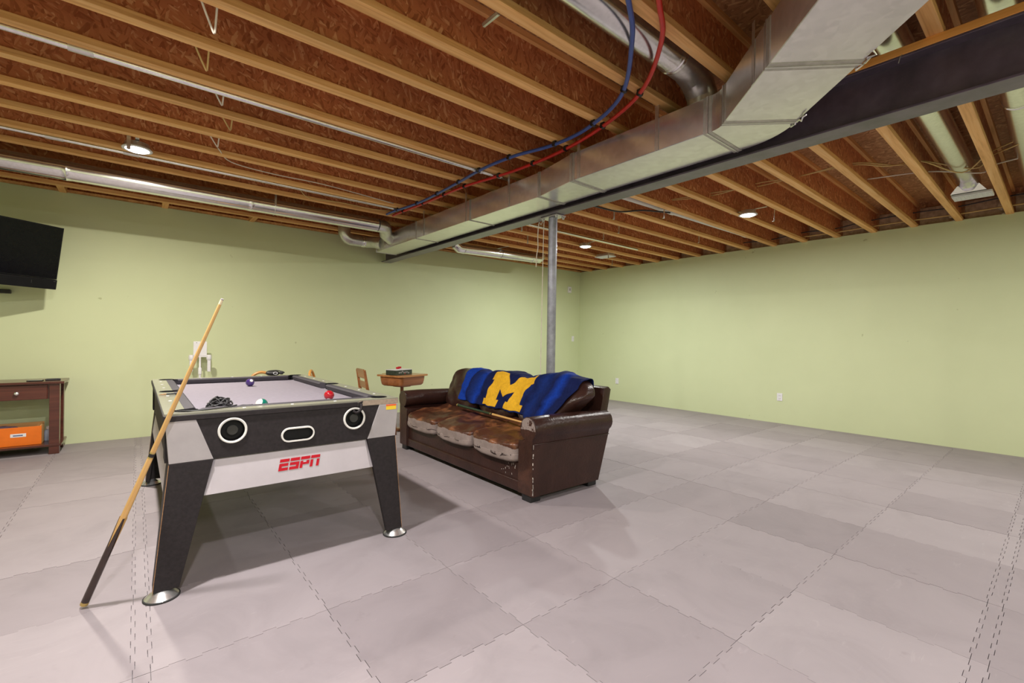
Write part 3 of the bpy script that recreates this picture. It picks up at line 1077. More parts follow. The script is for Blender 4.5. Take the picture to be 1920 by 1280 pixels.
e = bw
g1, g2 = .050, .052
cushion((TX0 + e + g1, TY0 + e), (TX1 - e - g1, TY0 + e), 0, 1)
cushion((TX0 + e + g1, TY1 - e), (TX1 - e - g1, TY1 - e), 0, -1)
for xx, nx in ((TX0 + e, 1), (TX1 - e, -1)):
    cushion((xx, TY0 + e + g1), (xx, TYC - g2), nx, 0)
    cushion((xx, TYC + g2), (xx, TY1 - e - g1), nx, 0)
# cabinet core
wobj('cabinet', box(BM(), TX0 + .03, TX1 - .03, TY0 + .03, TY1 - .03, .50, .76), 'table_black', pt)


def end_face(yf, s):
    """one short end; yf is its face plane, s = -1 faces the camera"""
    def Y(d):
        return yf + s * d
    w0, w1 = (yf, yf - s * .026)
    mx = lambda x: 2 * TXC - x
    pan = prism(BM(), [(.220, .801), (mx(.220), .801), (mx(.290), ZL), (.290, ZL)], 'y', w0 - s * 0.001, w1)
    po = wobj('end_panel', pan, 'table_black', pt)
    cs = []
    for cx in (.368, mx(.368)):
        cs.append(wobj('cutter', lathe(BM(), [(.052, yf - .10), (.052, yf + .10)], 32, (cx, 0, .735), 'y'), 'slab', pt))
    sl = [(TXC + sx * .045 + .030 * math.cos(a), .681 + .030 * math.sin(a)) for sx, a0 in ((1, -PI / 2), (-1, PI / 2)) for a in [a0 + k * PI / 10 for k in range(11)]]
    cs.append(wobj('cutter', prism(BM(), sl, 'y', yf - .10, yf + .10), 'slab', pt))
    cut(po, cs)
    for cx in (.368, mx(.368)):
        ring = [(.052, yf + .0005), (.052, yf + s * .004), (.055, yf + s * .006), (.060, yf + s * .006), (.063, yf + s * .003), (.063, yf - s * .001)]
        b = BM()
        lathe(b, ring, 40, (cx, 0, .735), 'y')
        bmesh.ops.delete(b, geom=[f for f in b.faces if len(f.verts) > 4], context='FACES')
        rg = wobj('port_ring', b, 'ring_white', pt, True, 40)
        wobj('port_cup', lathe(BM(), [(.052, yf - s * .001), (.050, yf - s * .02), (.046, yf - s * .0255)], 32, (cx, 0, .735), 'y', (False, True)), 'pocket_black', rg)
        wobj('port_knob', lathe(BM(), [(.0245, yf - s * .024), (.0245, yf - s * .008), (.022, yf - s * .006)], 24, (cx, 0, .735), 'y'), 'knob_grey', rg)
    # slot with a raised white rim and a dark liner
    def stadium(r, n=10):
        return [(TXC + sx * .045 + r * math.cos(a), .681 + r * math.sin(a)) for sx, a0 in ((1, -PI / 2), (-1, PI / 2)) for a in [a0 + k * PI / n for k in range(n + 1)]]
    b = BM()
    rows = [[b.verts.new((x, yy, z)) for x, z in stadium(r)] for r, yy in ((.030, yf - s * .004), (.030, yf + s * .005), (.037, yf + s * .005), (.039, yf))]
    for A, B in zip(rows, rows[1:]):
        for k in range(len(A)):
            n = (k + 1) % len(A)
            b.faces.new((A[k], A[n], B[n], B[k]))
    rim = wobj('slot_rim', b, 'ring_white', pt)
    wobj('slot_liner', prism(BM(), stadium(.0298), 'y', yf - s * .020, yf - s * .025), 'pocket_black', rim)
    # grey shoulders and dark tapered legs
    for m in (lambda x: x, mx):
        wobj('corner_panel', prism(BM(), [(m(.103), .801), (m(.2195), .801), (m(.2895), ZL + .001), (m(.118), ZL + .001)], 'y', yf + s * .004, w1, .0015), 'table_grey', pt)
    # sloping white apron between the legs
    b = BM()
    top, bot = [], []
    zt, zb = ZL - .002, .438
    pts = [(.2905, zt, .000), (mx(.2905), zt, .000), (mx(.253), zb, .000), (.253, zb, .000)]
    F_ = [b.verts.new((x, yf - s * (.020 if z == zt else .004), z)) for x, z, _ in pts]
    inn_ = [(.300, zt - .006), (mx(.300), zt - .006), (mx(.275), zb + .002), (.275, zb + .002)]
    G_ = [b.verts.new((x, yf - s * ((.012 if z > .5 else -.006)), z)) for x, z in inn_]
    K_ = [b.verts.new((x, yf - s * .034, z)) for x, z, _ in pts]
    b.faces.new(G_)
    for k in range(4):
        n = (k + 1) % 4
        b.faces.new((F_[k], F_[n], G_[n], G_[k]))
        b.faces.new((F_[k], K_[k], K_[n], F_[n]))
    b.faces.new(K_[::-1])
    return wobj('apron', b, 'table_white', pt)


ap = end_face(TY0, -1)
end_face(TY1, 1)
# red lettering on the front apron
LW, LG, LH = .046, .0055, .058
lx, lz = .573, .498


def letter(rects):
    b = BM()
    for x0, z0, x1, z1 in rects:
        q = [(x0, z0), (x1, z0), (x1, z1), (x0, z1)]
        pts = [(lx + x * LW + .20 * z * LH, lz + z * LH) for x, z in q]
        # the apron leans, so the letters follow its face
        vs = [[], []]
        for d in (0.0008, .0022):
            for x, z in pts:
                t = (z - .440) / (ZL - .008 - .440)
                yy = TY0 - .006 + t * .018 - d
                vs[0 if d < .001 else 1].append(b.verts.new((x, yy, z)))
        b.faces.new(vs[1])
        b.faces.new(vs[0][::-1])
        for k in range(4):
            n = (k + 1) % 4
            b.faces.new((vs[0][k], vs[0][n], vs[1][n], vs[1][k]))
    return wobj('letter', b, 'logo_red', pt)


TOP = (0, .74, 1, 1)
for rects in ([TOP, (0, 0, .30, .62), (.30, .38, .95, .62), (.30, 0, .98, .24)],
              [TOP, (0, .38, 1, .62), (.70, .24, 1, .38), (0, 0, 1, .24)],
              [TOP, (0, 0, .30, .62), (.30, .30, .66, .48), (.66, .30, .98, .62)],
              [TOP, (0, 0, .30, .62), (.70, 0, 1, .62)]):
    letter(rects)
    lx += LW + LG
# legs: a front board and a side board meeting at the corner, raw edge showing, chrome foot below
for sx in (0, 1):
    for sy in (0, 1):
        m = (lambda x: x) if sx == 0 else (lambda x: 2 * TXC - x)
        n_ = (lambda y: y) if sy == 0 else (lambda y: TY0 + TY1 - y)
        f0 = [(m(.118), ZL), (m(.2895), ZL), (m(.163), .036), (m(.066), .036)]
        leg = prism(BM(), f0, 'y', n_(TY0 - .004), n_(TY0 + .024), .0012)
        # side board follows the same outward lean
        A = [(.118, TY0 + .024), (.118, TY0 + .165), (.066, TY0 + .095), (.066, TY0 + .024)]
        zs = [ZL, ZL, .036, .036]
        v0 = [leg.verts.new((m(x), n_(y), z)) for (x, y), z in zip(A, zs)]
        v1 = [leg.verts.new((m(x + .024), n_(y), z)) for (x, y), z in zip(A, zs)]
        leg.faces.new(v0)
        leg.faces.new(v1[::-1])
        for k in range(4):
            leg.faces.new((v0[k], v1[k], v1[(k + 1) % 4], v0[(k + 1) % 4]))
        lo_ = wobj('leg', leg, 'table_black', pt)
        ed = [(.1172, ZL - .004), (.119, ZL - .004), (.067, .038), (.0652, .038)]
        tag(wobj('raw_edge', prism(BM(), [(m(x), z) for x, z in ed], 'y', n_(TY0 - .0048), n_(TY0 + .004)), 'chip_edge', lo_), 'bare chipboard edge')
        fx, fy = m(.100), n_(TY0 + .022)
        b = lathe(BM(), [(.066, .002), (.068, .006), (.062, .010), (.050, .022), (.032, .034), (.020, .038)], 32, (fx, fy, 0))
        tag(wobj('foot', b, 'chrome', lo_, True, 40), 'chrome disc foot')
        wobj('foot_ring', lathe(BM(), [(.066, .0005), (.0705, .001), (.0705, .006), (.067, .008)], 32, (fx, fy, 0)), 'black_rubber', lo_, True)
        # upper side board of the corner
        wobj('corner_board', prism(BM(), [(n_(TY0 + .03), .80), (n_(TY0 + .11), .80), (n_(TY0 + .165), ZL + .001), (n_(TY0 + .03), ZL + .001)], 'x', m(.104), m(.126)), 'table_black', pt)
for sx in (0, 1):
    m = (lambda x: x) if sx == 0 else (lambda x: 2 * TXC - x)
    wobj('side_panel', box(BM(), min(m(.112), m(.132)), max(m(.112), m(.132)), TY0 + .10, TY1 - .10, ZL, .80), 'table_black', pt)
    b = BM()
    q = [(m(.122), TY0 + .155, ZL - .002), (m(.122), TY1 - .155, ZL - .002), (m(.104), TY1 - .135, .44), (m(.104), TY0 + .135, .44)]
    A = [b.verts.new(v) for v in q]
    B = [b.verts.new((m(m(v[0]) + .016), v[1], v[2])) for v in q]
    b.faces.new(A)
    b.faces.new(B[::-1])
    for k in range(4):
        b.faces.new((A[k], B[k], B[(k + 1) % 4], A[(k + 1) % 4]))
    wobj('apron', b, 'table_white', pt)
st = wobj('warning_sticker', box(BM(), 1.158, 1.222, TY0 - .0048, TY0 - .0038, .768, .789), 'label_yellow', pt)
wobj('sticker_heading', box(BM(), 1.158, 1.222, TY0 - .0050, TY0 - .0039, .789, .800), 'label_orange', st)
wobj('raw_patch', box(BM(), .995, TX1 - .002, TY0 - .0015, TY0 + .002, ZB1 + .001, ZR - .004), plain('raw_fibreboard', (.33, .26, .20), .7, 0, .15, 60), pt)
for q in ('pocket_black', 'table_black', 'knob_grey', 'logo_red'):
    M[q].node_tree.nodes['Principled BSDF'].inputs['Specular IOR Level'].default_value = .2


# balls
def ball_mat(name, base, stripe=False):
    m, nt, b_ = new_mat(name)
    tc = nt.nodes.new('ShaderNodeTexCoord')
    sp = nt.nodes.new('ShaderNodeSeparateXYZ')
    nt.links.new(tc.outputs['Object'], sp.inputs[0])
    ab = nd(nt, 'ShaderNodeMath', operation='ABSOLUTE')
    nt.links.new(sp.outputs[2], ab.inputs[0])
    mr = nd(nt, 'ShaderNodeMath', operation='MULTIPLY')
    mr.inputs[1].default_value = 1 / .03
    nt.links.new(ab.outputs[0], mr.inputs[0])
    if stripe:
        col = ramp(nt, mr.outputs[0], [(0.0, base), (0.58, (.80, .78, .72))], 'CONSTANT')
        col2 = col
    else:
        col2 = ramp(nt, mr.outputs[0], [(0.0, base), (0.955, (.80, .78, .72))], 'CONSTANT')
    nt.links.new(col2, b_.inputs['Base Color'])
    b_.inputs['Roughness'].default_value = .12
    b_.inputs['Coat Weight'].default_value = .5
    return m


for lab, p, mt, rot in (('purple pool ball with white spots near the far rail', (.700, 4.12), ball_mat('ball_purple', (.055, .025, .16)), (0.9, 0.35, 0)),
                        ('green and white striped pool ball behind the front rail', (.528, 2.772), ball_mat('ball_green', (.005, .14, .10), True), (.35, -1.05, 0)),
                        ('red pool ball near the right rail', (.952, 2.985), ball_mat('ball_red', (.36, .008, .018)), (2.6, .3, 0))):
    b = BM()
    bmesh.ops.create_uvsphere(b, u_segments=28, v_segments=18, radius=.031)
    o = obj('pool_ball', b, mt, None, True)
    o.location = (p[0], p[1], .796 + .031)
    o.rotation_euler = rot
    tag(o, lab, 'ball', 'pool balls on the table')

# cue leaning on the front corner
M['cue_wood'] = timber('cue_wood', (.58, .33, .11), (.74, .46, .17), (.80, .54, .23), .3, 'Z', .6, .4)
M['cue_dark'] = plain('cue_dark', (.030, .014, .010), .3, 0, .3, 30, coat=.4)
M['brass'] = plain('brass', (.55, .40, .14), .35, .6)
M['cue_white'] = plain('cue_white', (.82, .70, .48), .4)


def cue(name, lab, base, tip, segs):
    base, tip = Vector(base), Vector(tip)
    L = (tip - base).length
    t = thing(name, lab, 'cue', base)
    t.rotation_euler = (tip - base).to_track_quat('Z', 'Y').to_euler()
    for nm, a, c, mt in segs:
        rad = lambda s: .0150 + (.0062 - .0150) * s
        b = tube(BM(), [(0, 0, L * a), (0, 0, L * (a + c) / 2), (0, 0, L * c)], [rad(a), rad((a + c) / 2), rad(c)], 16)
        obj(nm, b, mt, t, True, None, 40)
    return t, L


cu, L = cue('pool_cue', 'pale wooden pool cue leaning on the front left table corner', (-.166, 2.712, .014), (.2885, 2.350, 1.3585),
            [('bumper', 0, .010, 'brass'), ('butt', .010, .285, 'cue_dark'), ('forearm', .285, .478, 'cue_wood'), ('joint_collar', .478, .483, 'brass'),
             ('joint_collar', .483, .494, 'black_plastic'), ('joint_collar', .494, .499, 'brass'), ('shaft', .499, .982, 'cue_wood'), ('ferrule', .982, .996, 'cue_white'), ('tip', .996, 1.0, 'table_grey')])
for a in (0, PI / 2, PI, 3 * PI / 2):   # pale wooden points running up the dark butt
    b = BM()
    r = .0148
    q = [b.verts.new((r * math.cos(a + d), r * math.sin(a + d), L * z)) for d, z in ((-.55, .287), (-.3, .25), (0, .19), (.3, .25), (.55, .287))]
    for v in q:
        v.co.x *= 1.02 - .12 * (v.co.z / L)
        v.co.y *= 1.02 - .12 * (v.co.z / L)
    b.faces.new(q)
    obj('inlay_point', b, 'cue_wood', cu)

# cord heap and thin cable on the front of the table
random.seed(3)
pts = []
a = 0
for k in range(60):
    a += random.uniform(.7, 1.5)
    rr_ = random.uniform(.015, .062)
    pts.append((.360 + rr_ * 1.15 * math.cos(a), 2.95 + rr_ * 1.1 * math.sin(a), .803 + random.uniform(0, .085) * (1 - rr_ / .080)))
pts += [(.43, 2.95, .803), (.47, 2.98, .802), (.52, 2.97, .802)]
tag(obj('cord_bundle', tube(BM(), catmull(pts, 4), .0042, 6), 'black_cable', None, True), 'black tangled cord heaped on the grey cloth', 'cord')
tag(obj('table_cable', tube(BM(), catmull([(.140, 2.665, .8405), (.185, 2.628, .8405), (.25, 2.617, .8405), (.32, 2.645, .8405), (.36, 2.665, .842), (.40, 2.700, .843)], 6), .0032, 6), 'black_cable', None, True), 'thin black cable lying along the front left rail', 'cord')
pn = thing('pencil', 'short black and tan stick resting across the left rail', 'pencil', (.16, 3.42, .845), math.radians(8))
obj('barrel', tube(BM(), [(-.02, 0, -.003), (.045, 0, -.003)], .0045, 8), 'black_plastic', pn)
obj('point', tube(BM(), [(-.055, 0, -.005), (-.02, 0, -.003)], [.002, .0045], 8), 'chip_edge', pn)

# black goggles on the far rail
gg = thing('goggles', 'black plastic goggles with strap resting on the far rail', 'goggles', (.965, 4.605, .837), math.radians(-15))
b = pillow(BM(), .15, .085, .085, 8, 2.6, lambda p: Vector((p.x, p.y + .02 * (1 - (p.x / .08) ** 2), p.z + .043)))
obj('shell', b, 'black_plastic', gg, True)
gg.scale = (.74, .74, .50)
obj('strap', tube(BM(), catmull([(-.072, 0, .045), (-.05, .06, .075), (.03, .085, .085), (.09, .06, .07), (.12, .0, .055), (.085, -.02, .05)], 6), .011, 8), 'black_rubber', gg, True)
obj('face_pad', box(BM(), .075, .115, -.03, .035, .02, .075, .012, 2), 'black_rubber', gg, True)
obj('lens_trim', tube(BM(), [(.03 + .022 * math.cos(k * PI / 8), -.030, .045 + .022 * math.sin(k * PI / 8)) for k in range(16)], .004, 6, closed=True), 'white_plastic', gg, True)

# two hoop-back chairs mostly hidden behind the table
M['bent_wood'] = timber('bent_wood', (.46, .20, .045), (.60, .29, .07), (.66, .36, .11), .35, 'X', .6, .2)


def hoop_chair(lab, loc, rz, top):
    t = thing('hoop_chair', lab, 'chair', loc, rz, 'hoop-backed wooden chairs')
    obj('seat', lathe(BM(), [(.17, .425), (.195, .43), (.195, .448), (.18, .455)], 28), 'bent_wood', t, True, None, 40)
    for sx in (-1, 1):
        for sy in (-1, 1):
            obj('leg', tube(BM(), [(sx * .17, sy * .17, 0), (sx * .12, sy * .12, .43)], [.013, .017], 10), 'bent_wood', t, True)
    hoop = [(.15 * math.cos(a), .15 + .03 * math.sin(a), .44 + (top - .455) * math.sin(a) ** .6) for a in [PI * k / 20 for k in range(21)]]
    obj('hoop', tube(BM(), hoop, .0145, 10), 'bent_wood', t, True)
    for x in (-.06, 0, .06):
        obj('spindle', tube(BM(), [(x, .15, .45), (x, .178, .44 + (top - .50) * (1 - abs(x) * 1.2))], .007, 8), 'bent_wood', t, True)
    return t


hoop_chair('wooden hoop chair behind the far rail, left of the goggles', (.985, 5.15, 0), math.radians(-8), .835)
hoop_chair('wooden hoop chair seen edge on behind the right table rail', (1.66, 5.25, 0), math.radians(62), .835)

# white stand with two holders, near the wall
ws = thing('controller_stand', 'white floor stand with plate and two hanging holders before the wall', 'stand', (.592, 6.62, 0))
obj('base', lathe(BM(), [(.13, .0), (.13, .012), (.03, .022)], 28), 'white_plastic', ws, True, None, 40)
obj('pole', tube(BM(), [(0, 0, .02), (0, 0, .72), (0, 0, .725), (0, 0, .80), (0, 0, .81), (0, 0, .95)], [.012, .012, .018, .018, .010, .010], 14), 'white_plastic', ws, True, None, 40)
obj('plate', box(BM(), -.068, .068, -.012, .012, .945, 1.12, .006, 2), 'white_plastic', ws)
obj('screw', lathe(BM(), [(.004, -.0135), (.004, -.011)], 8, (-.036, 0, 1.103), 'y'), 'black_plastic', ws)
obj('crossbar', box(BM(), -.10, .10, -.008, .016, .930, .950, .004, 2), 'white_plastic', ws)
for sx in (-1, 1):
    h_ = obj('holder', lathe(BM(), [(.020, .895), (.027, .905), (.027, .935), (.022, .958)], 16, (sx * .088, -.02, 0)), 'white_plastic', ws, True, None, 40)
    obj('wand', box(BM(), sx * .088 - .017, sx * .088 + .017, -.035, -.006, .755 if sx > 0 else .765, .90, .006, 2), 'white_plastic', h_)

# ------------------------------------------------------------------ sofa
sf = thing('leather_sofa', 'worn dark brown leather three-seat sofa with rolled arms', 'sofa', (2.64, 3.535, 0))
SX0, SXB = 2.225, 3.03
SYN, SYF = 2.455, 4.615         # outer faces of the arms
AW = .165
# base, front rail with ridge
b = box(BM(), SX0 + .035, SXB - .02, SYN + AW - .01, SYF - AW + .01, .055, .265, .012, 3)
wobj('base', b, 'leather', sf, True, 40)
wobj('front_rail', box(BM(), SX0 + .018, SX0 + .06, SYN + AW - .005, SYF - AW + .005, .050, .130, .008, 3), 'leather', sf, True, 40)


def arm(yo, s):
    """rolled arm; yo is its outer face, s the direction towards the seat"""
    cy, cz, r = yo + s * .055, .545, .088
    prof = [(yo, .050), (yo + s * .002, .40)]
    a0 = math.radians(232)
    for k in range(19):
        a = a0 - math.radians(300) * k / 18
        prof.append((cy + s * r * math.cos(a), cz + r * math.sin(a)))
    prof += [(yo + s * AW, .44), (yo + s * AW, .050)]
    # drop any points that double back over the straight sides
    b = BM()
    n = len(prof)
    X = [SX0 + .012, SX0 + .03, SX0 + .2, SX0 + .42, SXB - .14, SXB - .04]
    rows = []
    for i, x in enumerate(X):
        row = []
        for (y, z) in prof:
            yy, zz = y, z
            if i == 0:
                yy = (y - (yo + s * .08)) * .94 + yo + s * .08
                zz = z if z < .06 else (z - .35) * .985 + .35
            if z > .42:
                zz -= .030 * max(0, (x - SX0 - .1)) + .004 * math.sin(x * 23)
            back = max(0.0, (x - SX0 - .35) / (SXB - .04 - SX0 - .35))
            row.append(b.verts.new((x + (.135 * min(1, max(0, z - .05) / .40) - .02) * back, yy, zz)))
        rows.append(row)
    for A, B in zip(rows, rows[1:]):
        for k in range(n):
            b.faces.new((A[k], A[(k + 1) % n], B[(k + 1) % n], B[k]))
    b.faces.new(rows[0])
    b.faces.new(rows[-1][::-1])
    ao = wobj('arm', b, 'leather', sf, True, 50)
    # front facing of the arm, with its piping
    fb = BM()
    fp = []
    for (y, z) in prof:
        fp.append(((y - (yo + s * .08)) * .93 + yo + s * .08, .056 if z < .06 else (z - .35) * .975 + .35))
    V = [fb.verts.new((SX0 + .006, y, z)) for y, z in fp]
    V2 = [fb.verts.new((SX0 + .016, y, z)) for y, z in fp]
    fb.faces.new(V)
    for k in range(n):
        fb.faces.new((V[k], V[(k + 1) % n], V2[(k + 1) % n], V2[k]))
    bmesh.ops.translate(fb, vec=Vector((-(SX0 + .006), 0, 0)), verts=fb.verts[:])
    fo = obj('arm_front', fb, 'arm_leather' if s > 0 else 'leather', ao)
    fo.location = (SX0 + .006 - sf.location.x, -sf.location.y, 0)
    pp = [(SX0 + .010, (y - (yo + s * .08)) * .955 + yo + s * .08, (z - .35) * .98 + .35) for y, z in prof[1:-1]]
    wobj('piping', tube(BM(), pp, .0045, 6), 'leather', ao, True)
    wobj('seam', tube(BM(), [(SX0 + .02, yo - s * .0012, .435), (SXB + .065, yo - s * .0012, .418)], .004, 6), 'leather', ao, True)
    return ao


arm(SYN, 1)
arm(SYF, -1)
# worn white scuffs up the near front corner
M['scuff'] = plain('scuff', (.62, .56, .52), .9, 0, .15, 60)
random.seed(5)
b = BM()
for k in range(26):
    z = random.choice((random.uniform(.06, .13), random.uniform(.14, .42)))
    hgt = random.uniform(.004, .022)
    xx = SX0 + .012 + random.uniform(0, .007)
    box(b, xx - .0015, xx + random.uniform(.001, .005), SYN - .0012 + .004, SYN + .0065, z, z + hgt)
tag(wobj('scuff_mark', b, 'scuff', sf), 'pale scuffs where the leather has worn off')
b = BM()
for k in range(16):
    y = SYN + AW + random.uniform(.02, .26)
    z = random.uniform(.140, .235)
    box(b, SX0 + .0345, SX0 + .0356, y, y + random.uniform(.0015, .004), z, z + random.uniform(.004, .016))
tag(wobj('scuff_mark', b, 'scuff', sf), 'pale scratches on the base')
# feet
for x in (SX0 + .07, SXB - .10):
    for y in (SYN + .08, SYF - .08):
        wobj('foot', box(BM(), x - .05, x + .05, y - .05, y + .05, 0.0005, .056, .006, 2), 'black_plastic', sf)
# outer back
b = prism(BM(), [(SXB - .13, .06), (SXB - .035, .06), (SXB + .135, .785), (SXB + .105, .81), (SXB + .045, .80)], 'y', SYN + .035, SYF - .035, .012, 2)
wobj('back_frame', b, 'leather', sf, True, 50)
# three seat cushions, fronts worn to pale suede
yin0, yin1 = SYN + AW + .004, SYF - AW - .004
cw = (yin1 - yin0) / 3
for k in range(3):
    yc = yin0 + cw * (k + .5)

    def sag(p, k=k):
        u = p.x / .29
        q = Vector(p)
        if p.z > -0.02:
            q.z += .035 * (u + .2) - .025 * (1 - (p.y / (cw / 2)) ** 2) * max(0, 1 - abs(u - .1)) + .020 * noise.noise(Vector((p.x * 6 + k * 7, p.y * 6, 1)))
            q.z += .008 * noise.noise(Vector((p.x * 18, p.y * 22 + k * 3, 4)))
        if p.x < -.22:
            q.x += .012 * noise.noise(Vector((p.y * 12, p.z * 12, k * 5))) - .006 * (1 - (p.y / (cw / 2)) ** 2)
            q.z -= .016 * (1 - (p.y / (cw / 2)) ** 2)
        return q
    b = pillow(BM(), .60, cw - .001, .185, 24, 8, sag)
    o = obj('seat_cushion', b, 'seat_leather', sf, True)
    o.location = (2.505 - sf.location.x, yc - sf.location.y, .355)
# three back cushions, tufted
backs = []
for k in range(3):
    yc = yin0 + cw * (k + .5)
    ln = cw + (.04 if k == 0 else .05 if k == 2 else .0)
    yc += (-.02 if k == 0 else .025 if k == 2 else 0)

    def puff(p, k=k, ln=ln):
        q = Vector(p)
        q.x += (.024 if k == 0 else .014) * math.sin(p.y * 24 + k) * math.sin(p.z * 22 + .7) * (1 if p.x < 0 else .3)
        q += Vector((1, 0, .4)) * .012 * noise.noise(Vector((p.x * 14, p.y * 14 + k * 9, p.z * 14)))
        if k == 0:                       # the near cushion is the plumpest
            f = min(1, max(0, (.20 - p.y) / .35))
            q.z += .040 * f * max(0, p.z / .21)
            if p.x < 0:
                q.x -= .030 * f * (1 - (p.z / .22) ** 2)
        q.x += .36 * (p.z + .2)          # lean back
        if k == 0 and p.y < -.22:        # the near cushion bulges out over the arm
            q.y -= .16 * min(1, max(0, (p.z + .05) / .12)) * min(1, (-.22 - p.y) / .12)
        q.z += .02 * noise.noise(Vector((p.y * 4, k * 3, 2)))
        return q
    b = pillow(BM(), .205, ln, .42, 22, 4.0, puff)
    o = obj('back_cushion', b, 'leather', sf, True)
    o.location = (2.765 - sf.location.x, yc - sf.location.y, .655)
    backs.append(o)
    # stitched seam round the face of the cushion
bpy.context.view_layer.update()

# ------------------------------------------------------------------ blanket draped on the sofa back, with a block letter
M['blanket'] = None
m, nt, bb = new_mat('blanket')
tc = nt.nodes.new('ShaderNodeTexCoord')
uvm = tc.outputs['UV']
sp = nt.nodes.new('ShaderNodeSeparateXYZ')
nt.links.new(uvm, sp.inputs[0])
nz = tex_noise(nt, coords(nt, kind='UV'), 5, 3, .5)
ad = nd(nt, 'ShaderNodeMath', operation='MULTIPLY_ADD')
ad.inputs[1].default_value = .03
nt.links.new(nz, ad.inputs[0])
nt.links.new(sp.outputs[0], ad.inputs[2])
navy, royal, mid = (.006, .012, .070), (.006, .042, .34), (.007, .024, .15)
col = ramp(nt, ad.outputs[0], [(0, royal), (.095, royal), (.10, navy), (.16, mid), (.21, royal), (.245, navy), (.30, navy), (.60, navy), (.66, mid), (.72, navy), (.78, mid), (.86, navy), (.91, royal), (.955, navy)], 'LINEAR')
fz = tex_noise(nt, coords(nt), 60, 3, .6)
nt.links.new(mixc(nt, 1.0, col, ramp(nt, fz, [(.3, (.8, .8, .8)), (.7, (1.15, 1.15, 1.15))]), 'MULTIPLY'), bb.inputs['Base Color'])
bb.inputs['Roughness'].default_value = .85
bb.inputs['Specular IOR Level'].default_value = .15
bump(nt, bb, tex_noise(nt, coords(nt), 130, 2), .3, .003)
M['blanket'] = m
M['maize'] = plain('maize', (.78, .43, .012), .85, 0, .12, 50, .3)

bm_all = BM()
for o in backs:
    tmp = o.data.copy()
    tmp.transform(Matrix.Translation(Vector(o.location) + sf.location))
    bm_all.from_mesh(tmp)
    bpy.data.meshes.remove(tmp)
box(bm_all, 3.02, 3.15, SYN + .04, SYF - .04, .1, .80)
tree = BVHTree.FromBMesh(bm_all)
bm_all.free()


def drape(u, v):
    """u: 0 far end .. 1 near end; v: 0 front hem .. 1 hem behind the back"""
    y0 = 4.15
    y1 = 2.72 - .20 * min(1.0, v / .6)
    y = y0 + (y1 - y0) * u + .02 * math.sin(v * 5) * (1 - u)
    ang = math.radians((194 + 6 * u + 42 * u * u * (1 - u)) * (1 - v) + 68 * v + 5 * math.sin(u * 9) * (1 - v) * .6)
    c = Vector((2.89, y, .61))
    d = Vector((math.cos(ang), 0, math.sin(ang)))
    best = 0
    for dy in (-.03, 0, .03):
        hit = tree.ray_cast(c + Vector((0, dy, 0)) + d * .6, -d, .6)
        if hit[0] is not None:
            best = max(best, (hit[0] - c - Vector((0, dy, 0))).dot(d))
    if best == 0:
        best = .10
    return c, d, best


NU, NV = 150, 76
R = [[None] * (NV + 1) for _ in range(NU + 1)]
for i in range(NU + 1):
    for j in range(NV + 1):
        R[i][j] = list(drape(i / NU, j / NV))
for _ in range(3):      # relax so the cloth bridges the hollows
    q = [[R[i][j][2] for j in range(NV + 1)] for i in range(NU + 1)]
    for i in range(NU + 1):
        for j in range(NV + 1):
            s_, n = 0, 0
            for di in (-2, -1, 0, 1, 2):
                for dj in (-1, 0, 1):
                    ii, jj = i + di, j + dj
                    if 0 <= ii <= NU and 0 <= jj <= NV:
                        s_ += q[ii][jj]
                        n += 1
            R[i][j][2] = max(q[i][j], s_ / n)


def bpt(u, v, lift):
    i, j = min(max(u, 0), 1) * NU, min(max(v, 0), 1) * NV
    i0, j0 = min(int(i), NU - 1), min(int(j), NV - 1)
    fi, fj = i - i0, j - j0

    def at(a, c):
        cc, d, r = R[a][c]
        return cc + d * (r + lift)
    wr = .010 * noise.noise(Vector((u * 14 + v * 5, v * 3 - u * 2, .3))) + .006 * noise.noise(Vector((u * 30 - v * 8, v * 6, 2.3)))
    p = (at(i0, j0) * (1 - fi) * (1 - fj) + at(i0 + 1, j0) * fi * (1 - fj) + at(i0, j0 + 1) * (1 - fi) * fj + at(i0 + 1, j0 + 1) * fi * fj)
    return p + R[i0][j0][1] * (wr + .010)


bl = thing('blanket', 'blue striped blanket with a yellow block letter draped over the sofa back', 'blanket', (2.86, 3.4, .55))
b = BM()
uvl = b.loops.layers.uv.new('uv')
G = [[b.verts.new(bpt(i / NU, j / NV, .004)) for j in range(NV + 1)] for i in range(NU + 1)]
for i in range(NU):
    for j in range(NV):
        f = b.faces.new((G[i][j], G[i + 1][j], G[i + 1][j + 1], G[i][j + 1]))
        for lp_, (a, c) in zip(f.loops, ((i, j), (i + 1, j), (i + 1, j + 1), (i, j + 1))):
            lp_[uvl].uv = (a / NU, c / NV)
cl = wobj('cloth', b, 'blanket', bl, True)
so = cl.modifiers.new('thick', 'SOLIDIFY')
so.thickness = .006
so.offset = 0
MP = [(0, 0), (.41, 0), (.41, .18), (.34, .18), (.34, .54), (.5, .30), (.66, .54), (.66, .18), (.59, .18), (.59, 0), (1, 0), (1, .18), (.93, .18), (.93, .80), (1, .80), (1, 1), (.68, 1), (.5, .70), (.32, 1), (0, 1), (0, .80), (.07, .80), (.07, .18), (0, .18)]


def inside(x, y):
    r_ = False
    n = len(MP)
    for k in range(n):
        (xa, ya), (xb, yb) = MP[k], MP[(k + 1) % n]
        if (ya > y) != (yb > y) and x < (xb - xa) * (y - ya) / (yb - ya) + xa:
            r_ = not r_
    return r_


